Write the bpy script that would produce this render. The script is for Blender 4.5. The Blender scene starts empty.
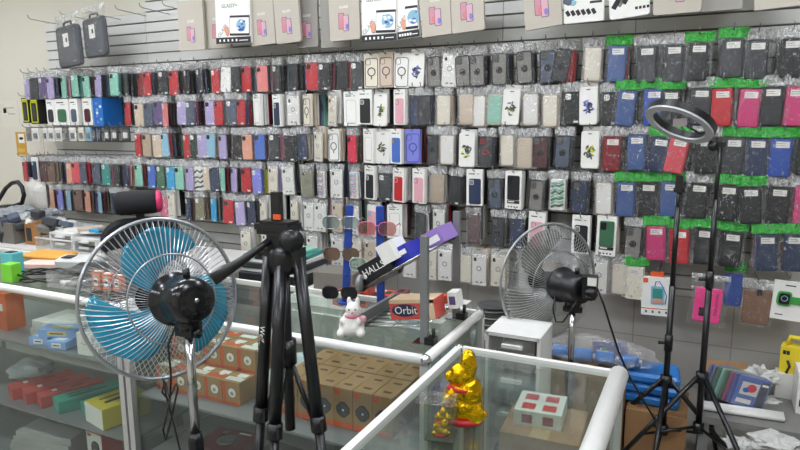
import bpy, math, random
from mathutils import Vector, Matrix, noise
R = random.Random(7)
PI = math.pi
COL = bpy.context.scene.collection
scene = bpy.context.scene
# ------------------------------------------------------------------ camera
F = 630.0; CH = 1.6; CD = 3.4
yaw, pitch, roll = math.radians(25.9), math.radians(9.55), math.radians(0.38)
fwd = Vector((-math.sin(yaw)*math.cos(pitch), math.cos(yaw)*math.cos(pitch), -math.sin(pitch)))
r0 = Vector((math.cos(yaw), math.sin(yaw), 0)); u0 = r0.cross(fwd)
rgt = (math.cos(roll)*r0 - math.sin(roll)*u0).normalized(); upv = rgt.cross(fwd)
CP = Vector((0, -CD, CH))
cam = bpy.data.cameras.new('camera'); co = bpy.data.objects.new('camera', cam); COL.objects.link(co)
cam.sensor_width = 36; cam.lens = F/800*36; cam.clip_start = .02
co.matrix_world = Matrix(((rgt.x, upv.x, -fwd.x, CP.x), (rgt.y, upv.y, -fwd.y, CP.y), (rgt.z, upv.z, -fwd.z, CP.z), (0, 0, 0, 1)))
scene.camera = co
def ray(u, v): return fwd + rgt*((u-400)/F) - upv*((v-225)/F)
def ony(u, v, y): d = ray(u, v); return CP + d*((y-CP.y)/d.y)
def onz(u, v, z): d = ray(u, v); return CP + d*((z-CP.z)/d.z)
def depth(p): return (Vector(p)-CP).dot(fwd)
# ------------------------------------------------------------------ materials
def lin(h):
    h = h.lstrip('#'); c = [int(h[i:i+2], 16)/255 for i in (0, 2, 4)]
    return tuple((x/12.92 if x <= .04045 else ((x+.055)/1.055)**2.4) for x in c) + (1,)
MATS = {}
def mat(name, hexc, rough=.5, metal=0, var=.06, scale=30, bump=0, bscale=60, spec=.5, trans=0, emit=0):
    if name in MATS: return MATS[name]
    m = bpy.data.materials.new(name); m.use_nodes = True; nt = m.node_tree; b = nt.nodes['Principled BSDF']
    c = lin(hexc)
    tc = nt.nodes.new('ShaderNodeTexCoord')
    n = nt.nodes.new('ShaderNodeTexNoise'); n.inputs['Scale'].default_value = scale; n.inputs['Detail'].default_value = 3
    nt.links.new(tc.outputs['Object'], n.inputs['Vector'])
    mx = nt.nodes.new('ShaderNodeMixRGB'); mx.inputs[1].default_value = tuple(x*(1-var) for x in c[:3])+(1,)
    mx.inputs[2].default_value = tuple(min(1, x*(1+var)) for x in c[:3])+(1,)
    nt.links.new(n.outputs['Fac'], mx.inputs[0]); nt.links.new(mx.outputs[0], b.inputs['Base Color'])
    b.inputs['Roughness'].default_value = rough; b.inputs['Metallic'].default_value = metal
    b.inputs['Specular IOR Level'].default_value = spec
    if trans: b.inputs['Transmission Weight'].default_value = trans
    if emit:
        b.inputs['Emission Color'].default_value = c; b.inputs['Emission Strength'].default_value = emit
    if bump:
        n2 = nt.nodes.new('ShaderNodeTexNoise'); n2.inputs['Scale'].default_value = bscale; n2.inputs['Detail'].default_value = 4
        nt.links.new(tc.outputs['Object'], n2.inputs['Vector'])
        bp = nt.nodes.new('ShaderNodeBump'); bp.inputs['Strength'].default_value = bump; bp.inputs['Distance'].default_value = .01
        nt.links.new(n2.outputs['Fac'], bp.inputs['Height']); nt.links.new(bp.outputs[0], b.inputs['Normal'])
    MATS[name] = m; return m
def clearmat(name, tint='#ffffff', gloss=.10, haze=.06, rough=.1, bump=0, bscale=60, hazecol='#e8e8e4', edge=.5, glints=None, mscale=90):
    """thin clear plastic or glass sheet: transparent + reflection growing at grazing angles + faint haze"""
    if name in MATS: return MATS[name]
    m = bpy.data.materials.new(name); m.use_nodes = True; nt = m.node_tree; nt.nodes.clear()
    out = nt.nodes.new('ShaderNodeOutputMaterial')
    tr = nt.nodes.new('ShaderNodeBsdfTransparent'); tr.inputs[0].default_value = lin(tint)
    df = nt.nodes.new('ShaderNodeBsdfDiffuse'); df.inputs[0].default_value = lin(hazecol)
    gl = nt.nodes.new('ShaderNodeBsdfGlossy'); gl.inputs['Roughness'].default_value = rough
    lw = nt.nodes.new('ShaderNodeLayerWeight'); lw.inputs[0].default_value = .25
    mr = nt.nodes.new('ShaderNodeMapRange'); mr.inputs[3].default_value = gloss; mr.inputs[4].default_value = gloss+edge
    pw = nt.nodes.new('ShaderNodeMath'); pw.operation = 'POWER'; pw.inputs[1].default_value = 3
    nt.links.new(lw.outputs['Facing'], pw.inputs[0]); nt.links.new(pw.outputs[0], mr.inputs[0])
    m1 = nt.nodes.new('ShaderNodeMixShader'); m1.inputs[0].default_value = haze
    m2 = nt.nodes.new('ShaderNodeMixShader')
    nt.links.new(tr.outputs[0], m1.inputs[1]); nt.links.new(df.outputs[0], m1.inputs[2])
    nt.links.new(mr.outputs[0], m2.inputs[0]); nt.links.new(m1.outputs[0], m2.inputs[1]); nt.links.new(gl.outputs[0], m2.inputs[2])
    if bump:
        tc = nt.nodes.new('ShaderNodeTexCoord'); n2 = nt.nodes.new('ShaderNodeTexNoise'); n2.inputs['Scale'].default_value = bscale
        n2.inputs['Detail'].default_value = 3; n2.inputs['Distortion'].default_value = 1.5
        nt.links.new(tc.outputs['Object'], n2.inputs['Vector'])
        bp = nt.nodes.new('ShaderNodeBump'); bp.inputs['Strength'].default_value = bump; bp.inputs['Distance'].default_value = .02
        nt.links.new(n2.outputs['Fac'], bp.inputs['Height'])
        nt.links.new(bp.outputs[0], gl.inputs['Normal']); nt.links.new(bp.outputs[0], lw.inputs['Normal']); nt.links.new(bp.outputs[0], df.inputs['Normal'])
    nt.links.new(m2.outputs[0], out.inputs[0])
    if glints:   # crease glints painted into the haze as noise patches
        tc2 = nt.nodes.new('ShaderNodeTexCoord'); n3 = nt.nodes.new('ShaderNodeTexNoise'); n3.inputs['Scale'].default_value = mscale; n3.inputs['Detail'].default_value = 2; n3.inputs['Distortion'].default_value = 2.5
        mp = nt.nodes.new('ShaderNodeMapping'); mp.inputs['Scale'].default_value = (1, 1, .45)
        oi = nt.nodes.new('ShaderNodeObjectInfo'); ad = nt.nodes.new('ShaderNodeVectorMath'); ad.operation = 'ADD'
        nt.links.new(tc2.outputs['Object'], mp.inputs[0]); nt.links.new(mp.outputs[0], ad.inputs[0]); nt.links.new(oi.outputs['Random'], ad.inputs[1]); nt.links.new(ad.outputs[0], n3.inputs['Vector'])
        rm = nt.nodes.new('ShaderNodeMapRange'); rm.inputs[1].default_value = glints[0]; rm.inputs[2].default_value = glints[1]; rm.inputs[3].default_value = haze; rm.inputs[4].default_value = glints[2]
        nt.links.new(n3.outputs['Fac'], rm.inputs[0]); nt.links.new(rm.outputs[0], m1.inputs[0])
    MATS[name] = m; return m
HEX = dict(red='#b8202a', darkred='#7c1620', maroon='#4a1f26', salmon='#dd7d78', coral='#d2505a', peach='#d99a80', pink='#dba3ad',
 hotpink='#e63c86', crimson='#d81e45', magenta='#9c3f6d', lavender='#a99cc6', purple='#5d4a7a', periwinkle='#7d80d0', blue='#4169b8',
 navy='#25324f', denim='#3d5688', royal='#2f4f9f', sky='#2f9fd0', lightblue='#8bb6cb', teal='#3d8f88', mint='#86c2ad', green='#3d6a4c',
 darkgreen='#26382f', black='#1d1f22', charcoal='#33363a', slate='#4b5566', grey='#7d7a74', white='#e6e4de', cream='#e0d8c6',
 beige='#cbb9a2', tan='#b09c84', brown='#6d5448', olive='#7d7a62', yellow='#d8d23a', fuchsia='#c2326e', rose='#c86f86')
def cm(c): return mat('case_'+c, HEX[c], rough=.42, var=.05, scale=25)
BAG = clearmat('bag_film', gloss=.04, haze=.012, rough=.09, bump=1.0, bscale=38, edge=.45, glints=(.6, .74, .5), mscale=55)
BAGTOP = clearmat('bag_film_creased', gloss=.11, haze=.1, rough=.1, bump=1.0, bscale=55, edge=.4, hazecol='#f6f6f4', glints=(.42, .68, .8), mscale=45)  # whiter header haze stands in for highlights on the crinkled film
BLIS = clearmat('blister_plastic', gloss=.10, haze=.1, rough=.12, bump=.4, bscale=30, edge=.5)
GREENF = clearmat('green_header_film', tint='#6fdc6c', gloss=.12, haze=.5, rough=.14, bump=1.0, bscale=55, hazecol='#3fca48', edge=.3, glints=(.4, .65, .9), mscale=60)
GLASS = clearmat('counter_glass', tint='#f0f5f2', gloss=.05, haze=.015, rough=.03, edge=.6)
GLASSD = clearmat('counter_glass_front', tint='#f4f7f5', gloss=.035, haze=.02, rough=.04, edge=.45, hazecol='#c9cfcc')
WHITE = mat('white_card', '#e9e7e1', .55); CREAMC = mat('cream_card', '#e2dccb', .55); BLACKP = mat('black_plastic', '#141516', .35)
BLACKG = mat('black_gloss', '#17171a', .18); GREYM = mat('grey_metal', '#8b8d8e', .4, .5); CHROME = mat('chrome', '#c9cacc', .15, 1)
WIRE = mat('steel_wire', '#b9bcbf', .22, .9); LABELM = mat('label_paper', '#dddad2', .6); INK = mat('ink_black', '#26262a', .6)
RAIL = mat('white_aluminium', '#e4e3de', .3, .1); WHITEP = mat('white_plastic', '#e4e3df', .4); KRAFT = mat('kraft_card', '#a88357', .7, var=.1)
ORANGE = mat('orange_print', '#dd5a2b', .6); BLUEF = mat('blue_film', '#2f7fd0', .3, bump=.5, bscale=25); CARD = mat('cardboard', '#9c7650', .8, var=.1)
# ------------------------------------------------------------------ mesh building
class MB:
    def __init__(s): s.v = []; s.f = []; s.m = []; s.sm = []; s.mats = []
    def mi(s, m):
        if m not in s.mats: s.mats.append(m)
        return s.mats.index(m)
    def add(s, vs, fs, m, smooth=False, M=None):
        o = len(s.v); k = s.mi(m)
        s.v += [tuple(M @ Vector(p)) if M is not None else tuple(p) for p in vs]
        for f in fs: s.f.append(tuple(i+o for i in f)); s.m.append(k); s.sm.append(smooth)
        return s
    def box(s, c, d, m, M=None, rz=0):
        x, y, z = (k/2 for k in d)
        vs = [Vector((a*x, b*y, e*z)) for a in (-1, 1) for b in (-1, 1) for e in (-1, 1)]
        T = Matrix.Translation(c) @ Matrix.Rotation(rz, 4, 'Z')
        if M is not None: T = M @ T
        return s.add(vs, [(0, 1, 3, 2), (4, 6, 7, 5), (0, 4, 5, 1), (2, 3, 7, 6), (0, 2, 6, 4), (1, 5, 7, 3)], m, False, T)
    def slab(s, w, h, t, r, b, m, c=(0, 0, 0), M=None, n=4, mback=None):
        """upright rounded slab, front towards -y, bevelled rims"""
        def ol(i):
            rr = max(r-i, .0005); pts = []
            for q, (sx, sz) in enumerate(((1, 1), (-1, 1), (-1, -1), (1, -1))):
                for k in range(n+1):
                    a = (q + k/n)*PI/2
                    pts.append((sx*(w/2-i-rr)+rr*math.cos(a), sz*(h/2-i-rr)+rr*math.sin(a)))
            return pts
        L = [(-t/2, b), (-t/2+b, 0), (t/2-b, 0), (t/2, b)]; vs = []; N = 4*(n+1)
        for y, i in L: vs += [(c[0]+x, c[1]+y, c[2]+z) for x, z in ol(i)]
        fs = [tuple(range(N-1, -1, -1)), tuple(range(3*N, 4*N))]
        for k in range(3):
            for i in range(N):
                j = (i+1) % N; fs.append((k*N+i, k*N+j, (k+1)*N+j, (k+1)*N+i))
        return s.add(vs, fs, m, False, M)
    def tube(s, path, r, m, n=8, closed=False, M=None, caps=True):
        P = [Vector(p) for p in path]; rs = r if isinstance(r, (list, tuple)) else [r]*len(P); vs = []; k = len(P)
        prev = None
        for i, p in enumerate(P):
            if closed: t = P[(i+1) % k]-P[i-1]
            else: t = P[min(i+1, k-1)]-P[max(i-1, 0)]
            t.normalize()
            if prev is None:
                a = Vector((0, 0, 1)) if abs(t.z) < .9 else Vector((1, 0, 0)); x = t.cross(a).normalized()
            else:
                x = prev - t*prev.dot(t); x = x.normalized() if x.length > 1e-6 else t.orthogonal().normalized()
            prev = x; y = t.cross(x)
            vs += [p + (x*math.cos(2*PI*j/n)+y*math.sin(2*PI*j/n))*rs[i] for j in range(n)]
        fs = []
        for i in range(k if closed else k-1):
            for j in range(n):
                a, b = i*n+j, i*n+(j+1) % n; c = ((i+1) % k)*n
                fs.append((a, b, c+(j+1) % n, c+j))
        if caps and not closed: fs += [tuple(range(n-1, -1, -1)), tuple(range((k-1)*n, k*n))]
        return s.add(vs, fs, m, n > 4, M)
    def lathe(s, prof, m, n=24, M=None):
        """profile of (radius, z) turned about z"""
        vs = []; fs = []
        for r, z in prof: vs += [(r*math.cos(2*PI*j/n), r*math.sin(2*PI*j/n), z) for j in range(n)]
        for i in range(len(prof)-1):
            for j in range(n): fs.append((i*n+j, i*n+(j+1) % n, (i+1)*n+(j+1) % n, (i+1)*n+j))
        if prof[0][0] > 1e-4: fs.append(tuple(range(n-1, -1, -1)))
        if prof[-1][0] > 1e-4: fs.append(tuple(range((len(prof)-1)*n, len(prof)*n)))
        return s.add(vs, fs, m, True, M)
    def ring(s, R0, r, m, c=(0, 0, 0), n=28, k=6, M=None, flat=1.0):
        vs = []; fs = []
        for i in range(n):
            a = 2*PI*i/n
            for j in range(k):
                b = 2*PI*j/k; q = R0+r*math.cos(b)
                vs.append((c[0]+q*math.cos(a), c[1]+r*flat*math.sin(b), c[2]+q*math.sin(a)))
        for i in range(n):
            for j in range(k): fs.append((i*k+j, i*k+(j+1) % k, ((i+1) % n)*k+(j+1) % k, ((i+1) % n)*k+j))
        return s.add(vs, fs, m, True, M)
    def blob(s, c, d, m, seg=12, M=None, amp=0, fr=8, seed=0):
        vs = [(0, 0, 1)]; fs = []; h = seg//2
        for i in range(1, h):
            for j in range(seg):
                a, b = PI*i/h, 2*PI*j/seg; vs.append((math.sin(a)*math.cos(b), math.sin(a)*math.sin(b), math.cos(a)))
        vs.append((0, 0, -1)); L = len(vs)-1
        for j in range(seg):
            k = (j+1) % seg; fs.append((0, 1+j, 1+k)); fs.append((L, 1+(h-2)*seg+k, 1+(h-2)*seg+j))
            for i in range(h-2): a = 1+i*seg; fs.append((a+j, a+seg+j, a+seg+k, a+k))
        q = []
        for p in vs:
            w = 1 + (amp*noise.noise(Vector(p)*fr*.3+Vector((seed, seed*.7, 3))) if amp else 0)
            q.append((c[0]+p[0]*d[0]*w, c[1]+p[1]*d[1]*w, c[2]+p[2]*d[2]*w))
        return s.add(q, fs, m, amp < .3, M)
    def mesh(s, name):
        me = bpy.data.meshes.new(name); me.from_pydata(s.v, [], s.f)
        for m in s.mats: me.materials.append(m)
        me.polygons.foreach_set('material_index', s.m); me.polygons.foreach_set('use_smooth', s.sm); me.update(); return me
def obj(name, mb, parent=None, loc=None, rot=None):
    me = mb.mesh(name) if isinstance(mb, MB) else mb
    o = bpy.data.objects.new(name, me); COL.objects.link(o)
    if parent is not None: o.parent = parent
    if loc is not None: o.location = loc
    if rot is not None: o.rotation_euler = rot
    return o
SEEN = {}
def tag(o, label, cat, group=None, kind=None):
    o['label'] = label; o['category'] = cat
    if group: o['group'] = group
    if kind: o['kind'] = kind
    n = len(label.split())
    if n < 4 or n > 16: print('LABELLEN', n, label)
    if label in SEEN: print('DUPLABEL', label)
    SEEN[label] = 1
    return o
def thing(name, label, cat, loc=(0, 0, 0), rot=(0, 0, 0), group=None):
    o = bpy.data.objects.new(name, None); COL.objects.link(o); o.location = loc; o.rotation_euler = rot; o.empty_display_size = .05
    return tag(o, label, cat, group)
def struct(name, mb):
    o = obj(name, mb); o['kind'] = 'structure'; return o
def text(name, body, size, m, parent, loc, rot=(PI/2, 0, 0), ext=.0003, ax='CENTER', sx=1):
    c = bpy.data.curves.new(name, 'FONT'); c.body = body; c.size = size; c.extrude = ext; c.align_x = ax; c.align_y = 'CENTER'
    c.resolution_u = 2; c.materials.append(m)
    tmp = bpy.data.objects.new(name+'_curve', c); COL.objects.link(tmp); dg = bpy.context.evaluated_depsgraph_get(); me = bpy.data.meshes.new_from_object(tmp.evaluated_get(dg)); bpy.data.objects.remove(tmp)
    o = bpy.data.objects.new(name, me); COL.objects.link(o); o.parent = parent; o.location = loc; o.rotation_euler = rot; o.scale = (sx, 1, 1); return o
# ------------------------------------------------------------------ the room
WALLP = mat('beige_paint', '#d6d1c2', .8, var=.02, scale=4); SLATM = mat('slatwall_board', '#d3d2cd', .35, var=.02, scale=3)
GROOVE = mat('slat_groove', '#77736c', .6)
def tilemat():
    m = bpy.data.materials.new('grey_wall_tile'); m.use_nodes = True; nt = m.node_tree; b = nt.nodes['Principled BSDF']
    tc = nt.nodes.new('ShaderNodeTexCoord'); mp = nt.nodes.new('ShaderNodeMapping'); mp.inputs['Rotation'].default_value = (PI/2, 0, 0)
    mp.inputs['Location'].default_value = (.288, 0, .0)
    br = nt.nodes.new('ShaderNodeTexBrick'); br.inputs['Color1'].default_value = lin('#b9b6ae'); br.inputs['Color2'].default_value = lin('#b4b1aa')
    br.inputs['Mortar'].default_value = lin('#97938b'); br.inputs['Scale'].default_value = 1; br.inputs['Brick Width'].default_value = .46
    br.inputs['Row Height'].default_value = .235; br.inputs['Mortar Size'].default_value = .003; br.offset = 0
    nt.links.new(tc.outputs['Object'], mp.inputs[0]); nt.links.new(mp.outputs[0], br.inputs['Vector']); nt.links.new(br.outputs[0], b.inputs['Base Color'])
    b.inputs['Roughness'].default_value = .3; return m
TILE = tilemat()
struct('wall_back', MB().box((-2, .06, 1.5), (11, .08, 3.0), WALLP))
struct('wall_back_tiles', MB().box((-.9, .008, .37), (7.6, .024, .74), TILE))
def slats(x0, x1, z0, z1, pitch=.07):
    b = MB(); b.box(((x0+x1)/2, .012, (z0+z1)/2), (x1-x0, .012, z1-z0), GROOVE)
    z = z0
    while z < z1-.01:
        h = min(pitch, z1-z); b.slab(x1-x0, h-.009, .014, .0012, .001, SLATM, ((x0+x1)/2, -.001, z+h/2), n=1); z += pitch
    return b
xs = [-4.73]
XS = ony(147, 35, 0).x, ony(301, 60, 0).x, ony(636, 25, 0).x
edges = [-4.73, XS[0], XS[1], XS[0]+2*(XS[1]-XS[0]), XS[2], 2.2]
edges = sorted(edges)
for i in range(len(edges)-1):
    if edges[i+1]-edges[i] > .05: struct('wall_back_slats', slats(edges[i]+.0015, edges[i+1]-.0015, .745, 2.705 if i else 2.355))
struct('floor', MB().box((-2, -3, -.05), (11, 6.4, .1), mat('grey_floor_tile', '#8e8a83', .35)))
struct('ceiling', MB().box((-2, -3, 3.05), (11, 6.4, .1), mat('white_ceiling', '#e8e6e0', .8)))
struct('wall_left', MB().box((-7.4, -3, 1.5), (.1, 6.4, 3), WALLP)); struct('wall_right', MB().box((3.4, -3, 1.5), (.1, 6.4, 3), WALLP))
struct('wall_front', MB().box((-2, -6.1, 1.5), (11, .1, 3), WALLP))
EMIT = mat('lamp_diffuser', '#f2f7ff', .5, emit=13)
k = 0
ROWN = ['nearest the packed wall', 'over the counters', 'behind the photographer']
for iy, y in enumerate((-1.3, -2.9, -4.7)):
    for ix, x in enumerate((-5.3, -3.3, -1.4, .6)):
        t = thing('ceiling_light', 'long white ceiling light panel, %s of four from left, %s' % (['first', 'second', 'third', 'fourth'][ix], ROWN[iy]), 'ceiling light', (x, y, 2.99), group='ceiling light panels')
        obj('frame', MB().box((0, 0, 0), (1.3, .34, .03), WHITEP), t); obj('diffuser', MB().box((0, 0, -.018), (1.2, .26, .01), EMIT), t)
w = bpy.data.worlds.new('world'); scene.world = w; w.use_nodes = True
w.node_tree.nodes['Background'].inputs[0].default_value = (.9, .95, 1, 1); w.node_tree.nodes['Background'].inputs[1].default_value = .05
# ------------------------------------------------------------------ package meshes (hook hole at the origin, hanging down, front towards -y)
CACHE = {}
def cached(key, fn):
    if key not in CACHE: CACHE[key] = fn()
    return CACHE[key]
def bag_mb(w, top, bot, seed, film=None, header=None, mb=None, half=.011, hh=.028):
    """a crinkled clear pouch: two sheets bulging around the case, pinched flat at the top"""
    rr = random.Random(seed); mb = mb or MB(); nx, nz = 6, 10; zs = [top-(top-bot)*i/nz for i in range(nz+1)]
    for side in (-1, 1):
        vs = []
        for i, z in enumerate(zs):
            tq = i/nz; bul = min(1, tq*3.2)*min(1, (1-tq)*6+.15)
            for j in range(nx+1):
                xq = j/nx*2-1; e = (1-abs(xq)**4)
                x = xq*w/2*(1-.05*math.sin(PI*tq)) + rr.uniform(-.0015, .0015)
                y = side*(half*bul*e + .0012) + (rr.uniform(-.003, .003) if 0 < i < nz else rr.uniform(-.002, .002))*(1 if bul > .5 else 2.2)
                if side*y < .0006: y = side*.0006
                if bul > .8 and e > .8: y = side*max(abs(y), half*.86)
                vs.append((x, y, z + (rr.uniform(-.003, .003) if i in (0, nz) else 0)))
        fa, fb = [], []
        for i in range(nz):
            for j in range(nx):
                a = i*(nx+1)+j; q = (a, a+1, a+nx+2, a+nx+1)
                if side > 0: q = q[::-1]
                (fa if zs[i] > top-hh*1.01 and zs[i+1] > top-hh*1.6 else fb).append(q)
        mb.add(vs, fb, film or BAG, True); mb.add(vs, fa, header or BAGTOP, True)
    return mb
def case_mb(kind, c, mb=None, dy=0):
    mb = mb or MB()
    if kind == 'flip': mb.slab(.083, .163, .017, .008, .003, cm(c), (0, dy, -.118))
    else: mb.slab(.074, .154, .0105, .011, .0025, cm(c), (0, dy, -.117))
    return mb
def box_mb(w, h, t, m, z0=.012, mb=None):
    return (mb or MB()).box((0, 0, z0-h/2), (w, t, h), m)
OUT = ['black', 'charcoal', 'slate', 'maroon', 'navy', 'purple', 'pink', 'red', 'lightblue', 'mint', 'brown', 'tan', 'darkgreen', 'lavender', 'darkred', 'beige']
def frame_ring(mb, w, h, wd, t, m, c, r=.012):
    """a raised rounded-rectangle rim"""
    pts = []
    for q, (sx, sz) in enumerate(((1, 1), (-1, 1), (-1, -1), (1, -1))):
        for k in range(4):
            a = (q+k/3)*PI/2; pts.append((c[0]+sx*(w/2-r)+r*math.cos(a), c[1], c[2]+sz*(h/2-r)+r*math.sin(a)))
    return mb.tube(pts, wd, m, 5, closed=True)
def build_front(kind, col, root, seed):
    """front package of a hook: parts of its own"""
    sd = seed % 4
    if kind == 'bag':
        obj('case', cached(('bagcase', col), lambda: case_mb('bag', col).mesh('case')), root)
        dark = col in ('black', 'charcoal', 'navy', 'slate', 'darkgreen')
        def cams():
            b = MB(); b.slab(.026, .028, .0016, .007, .0005, WHITE if seed % 3 == 0 else BLACKP if not dark else cm('charcoal'), (-.019, -.0062, -.062), n=3)
            for k, (x, z) in enumerate(((-.025, -.056), (-.025, -.068), (-.013, -.062))): b.ring(.003, .001, BLACKG, (x, -.0072, z), 10, 4)
            return b.mesh('camera_cutout')
        obj('camera_cutout', cached(('cam', dark, seed % 3 == 0), cams), root)
        if seed % 3 != 1: obj('sticker', cached('stk', lambda: MB().box((.018, -.0062, -.183), (.022, .0008, .009), LABELM).mesh('sticker')), root)
        obj('bag', cached(('bag', sd), lambda: bag_mb(.098, .006, -.199, sd).mesh('bag')), root)
    elif kind in ('flip', 'gflip'):
        obj('case', cached(('flipcase', col), lambda: case_mb('flip', col).box((.036, -.0088, -.118), (.002, .0006, .15), cm('black')).mesh('case')), root)
        def stk():
            b = MB(); b.box((.002, -.0091, -.062), (.052, .0008, .027), LABELM); b.box((-.006, -.0097, -.057), (.03, .0004, .003), GREYM); b.box((-.004, -.0097, -.066), (.036, .0004, .0022), GREYM); return b.mesh('label_sticker')
        obj('label_sticker', cached('fstk', stk), root)
        obj('bag', cached(('fbag', sd, kind), lambda: bag_mb(.122, .012, -.204, 10+sd, half=.014, header=GREENF if kind == 'gflip' else None, hh=.034).mesh('bag')), root)
    elif kind == 'ring':
        def arm():
            b = MB(); b.slab(.076, .156, .011, .011, .003, cm(col), (0, 0, -.117)); frame_ring(b, .072, .152, .0028, 0, cm('black'), (0, -.005, -.117))
            return b.mesh('case')
        obj('case', cached(('ringcase', col), arm), root)
        acc = 'red' if seed % 13 == 5 else 'black'
        def cam():
            b = MB(); b.slab(.03, .036, .003, .006, .001, cm('black'), (-.017, -.0065, -.064), n=3)
            for k in range(4): b.ring(.0052, .0016, cm('grey' if acc == 'black' else acc), (-.024+.014*(k % 2), -.0082, -.056-.016*(k//2)), 12, 5)
            return b.mesh('camera_block')
        obj('camera_block', cached(('rcam', acc), cam), root)
        obj('finger_ring', cached(('rring', acc), lambda: MB().ring(.0135, .003, cm(acc), (0, -.0075, -.122), 22, 6).slab(.018, .018, .003, .009, .0005, cm('black'), (0, -.0065, -.122)).mesh('finger_ring')), root)
        obj('bag', cached(('bag', sd), lambda: bag_mb(.1, .006, -.199, sd).mesh('bag')), root)
    elif kind == 'clear':
        def cl():
            b = MB(); b.slab(.07, .15, .008, .01, .002, cm(col), (0, 0, -.117)); return b.mesh('insert_card')
        obj('insert_card', cached(('clearc', col), cl), root)
        def fr():
            b = MB(); frame_ring(b, .073, .153, .0028, 0, cm('tan'), (0, -.002, -.117)); b.ring(.011, .0012, cm('tan'), (-.018, -.006, -.063), 16, 5); return b.mesh('bumper')
        obj('bumper', cached('bumper', fr), root)
        obj('bag', cached(('cbag', sd), lambda: bag_mb(.1, .006, -.199, 20+sd, film=BLIS).mesh('bag')), root)
    elif kind == 'mag':
        acc = {'cream': 'black', 'lavender': 'purple', 'periwinkle': 'royal', 'white': 'charcoal'}.get(col, 'black')
        base = {'lavender': 'beige'}.get(col, col)
        obj('carton', cached(('magc', base), lambda: MB().slab(.088, .186, .016, .006, .001, cm(base), (0, 0, -.083)).mesh('carton')), root)
        def cse():
            b = MB(); frame_ring(b, .074, .152, .0018, 0, cm(acc), (0, -.0088, -.092)); frame_ring(b, .026, .028, .0012, 0, cm(acc), (-.02, -.0088, -.036), .006)
            b.ring(.0215, .0028, cm(acc), (0, -.0092, -.088), 26, 5, flat=.5); b.box((0, -.0092, -.121), (.005, .002, .016), cm(acc)); return b.mesh('magnetic_case')
        obj('magnetic_case', cached(('magcase', acc), cse), root)
    elif kind == 'box':
        obj('carton', cached('carton', lambda: box_mb(.09, .192, .02, WHITE).mesh('carton')), root)
        if col != 'white':
            obj('case', cached(('boxcase', col), lambda: MB().slab(.066, .136, .006, .01, .002, cm(col), (.002, -.0105, -.105)).mesh('case')), root)
            obj('camera_cutout', cached(('boxcam', col), lambda: MB().slab(.024, .026, .0016, .006, .0005, cm('white' if col in ('black', 'navy', 'red') else 'brown'), (-.015, -.0143, -.057), n=3).slab(.02, .022, .0008, .005, .0003, cm(col) if col == 'red' or col == 'pink' else cm('grey'), (-.015, -.0153, -.057), n=3).mesh('camera_cutout')), root)
        else:
            def pr():
                b = MB(); frame_ring(b, .06, .13, .0008, 0, GREYM, (0, -.0101, -.1)); b.box((-.01, -.0103, -.002), (.05, .0006, .004), GREYM); b.box((0, -.0103, -.165), (.05, .0006, .004), GREYM); return b.mesh('printed_outline')
            obj('printed_outline', cached('boxpr', pr), root)
        obj('heading_print', cached('boxhd', lambda: MB().box((-.015, -.0103, -.012), (.034, .0006, .005), INK).box((.02, -.0103, -.012), (.012, .0006, .003), INK).mesh('heading_print')), root)
    elif kind == 'wbox':   # white paper card with pale case, inside a bag
        obj('insert_card', cached(('wcard', col), lambda: MB().slab(.078, .17, .012, .005, .001, cm(col), (0, 0, -.108)).mesh('insert_card')), root)
        def pr():
            b = MB(); b.slab(.015, .02, .001, .004, .0003, BLACKG, (-.022, -.0068, -.05), n=3); b.ring(.012, .0018, cm('charcoal' if seed % 2 else 'grey'), (0, -.0068, -.1), 20, 4)
            b.box((-.01, -.0066, -.175), (.014, .0006, .008), cm('grey')); b.box((.014, -.0066, -.175), (.014, .0006, .008), cm('grey')); return b.mesh('printed_case')
        obj('printed_case', cached(('wprint', seed % 2), pr), root)
        obj('bag', cached(('wbag', sd), lambda: bag_mb(.098, .006, -.199, 30+sd, film=BLIS).mesh('bag')), root)
    elif kind == 'flower':
        obj('card', cached('fcard', lambda: MB().slab(.088, .18, .014, .012, .003, cm('white'), (0, 0, -.1)).mesh('card')), root)
        def fl():
            b = MB(); rr = random.Random(seed)
            cs = [col, 'olive', 'navy', 'yellow', 'slate'] if col != 'blue' else ['navy', 'slate', 'periwinkle']
            for k in range(26):
                a = rr.uniform(0, 2*PI); d = rr.uniform(0, .026); M = Matrix.Translation((math.cos(a)*d, -.0078-.00004*k, -.105+math.sin(a)*d*1.35)) @ Matrix.Rotation(rr.uniform(0, PI), 4, 'Y')
                b.blob((0, 0, 0), (.011, .0006, .0042), cm(rr.choice(cs)), 8, M)
            return b.mesh('floral_print')
        obj('floral_print', cached(('floral', col, seed % 3), fl), root)
        obj('hang_hole', cached('fhole', lambda: MB().slab(.02, .004, .0006, .002, .0001, INK, (0, -.0074, -.022), n=3).mesh('hang_hole')), root)
    elif kind == 'rug':
        obj('carton', cached('rcarton', lambda: box_mb(.094, .196, .026, WHITE).mesh('carton')), root)
        obj('case', cached(('rugcase', col), lambda: MB().slab(.068, .126, .012, .008, .003, cm(col), (.002, -.014, -.074)).slab(.028, .036, .004, .006, .001, BLACKP, (-.014, -.021, -.036)).mesh('case')), root)
        def ic():
            b = MB(); b.box((.002, -.0134, -.148), (.07, .0008, .016), INK); b.box((-.01, -.0139, -.146), (.035, .0006, .006), WHITE)
            for k in range(4): b.box((-.024+k*.016, -.0134, -.173), (.008, .0006, .007), INK)
            return b.mesh('icon_print')
        obj('icon_print', cached('icons', ic), root)
    elif kind == 'frame':   # case in a white framed blister
        obj('card', cached('frcard', lambda: MB().slab(.09, .184, .012, .008, .002, cm('white'), (0, 0, -.096)).mesh('card')), root)
        obj('case', cached(('frcase', col), lambda: MB().slab(.068, .142, .008, .01, .002, cm(col), (0, -.007, -.108)).mesh('case')), root)
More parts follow.
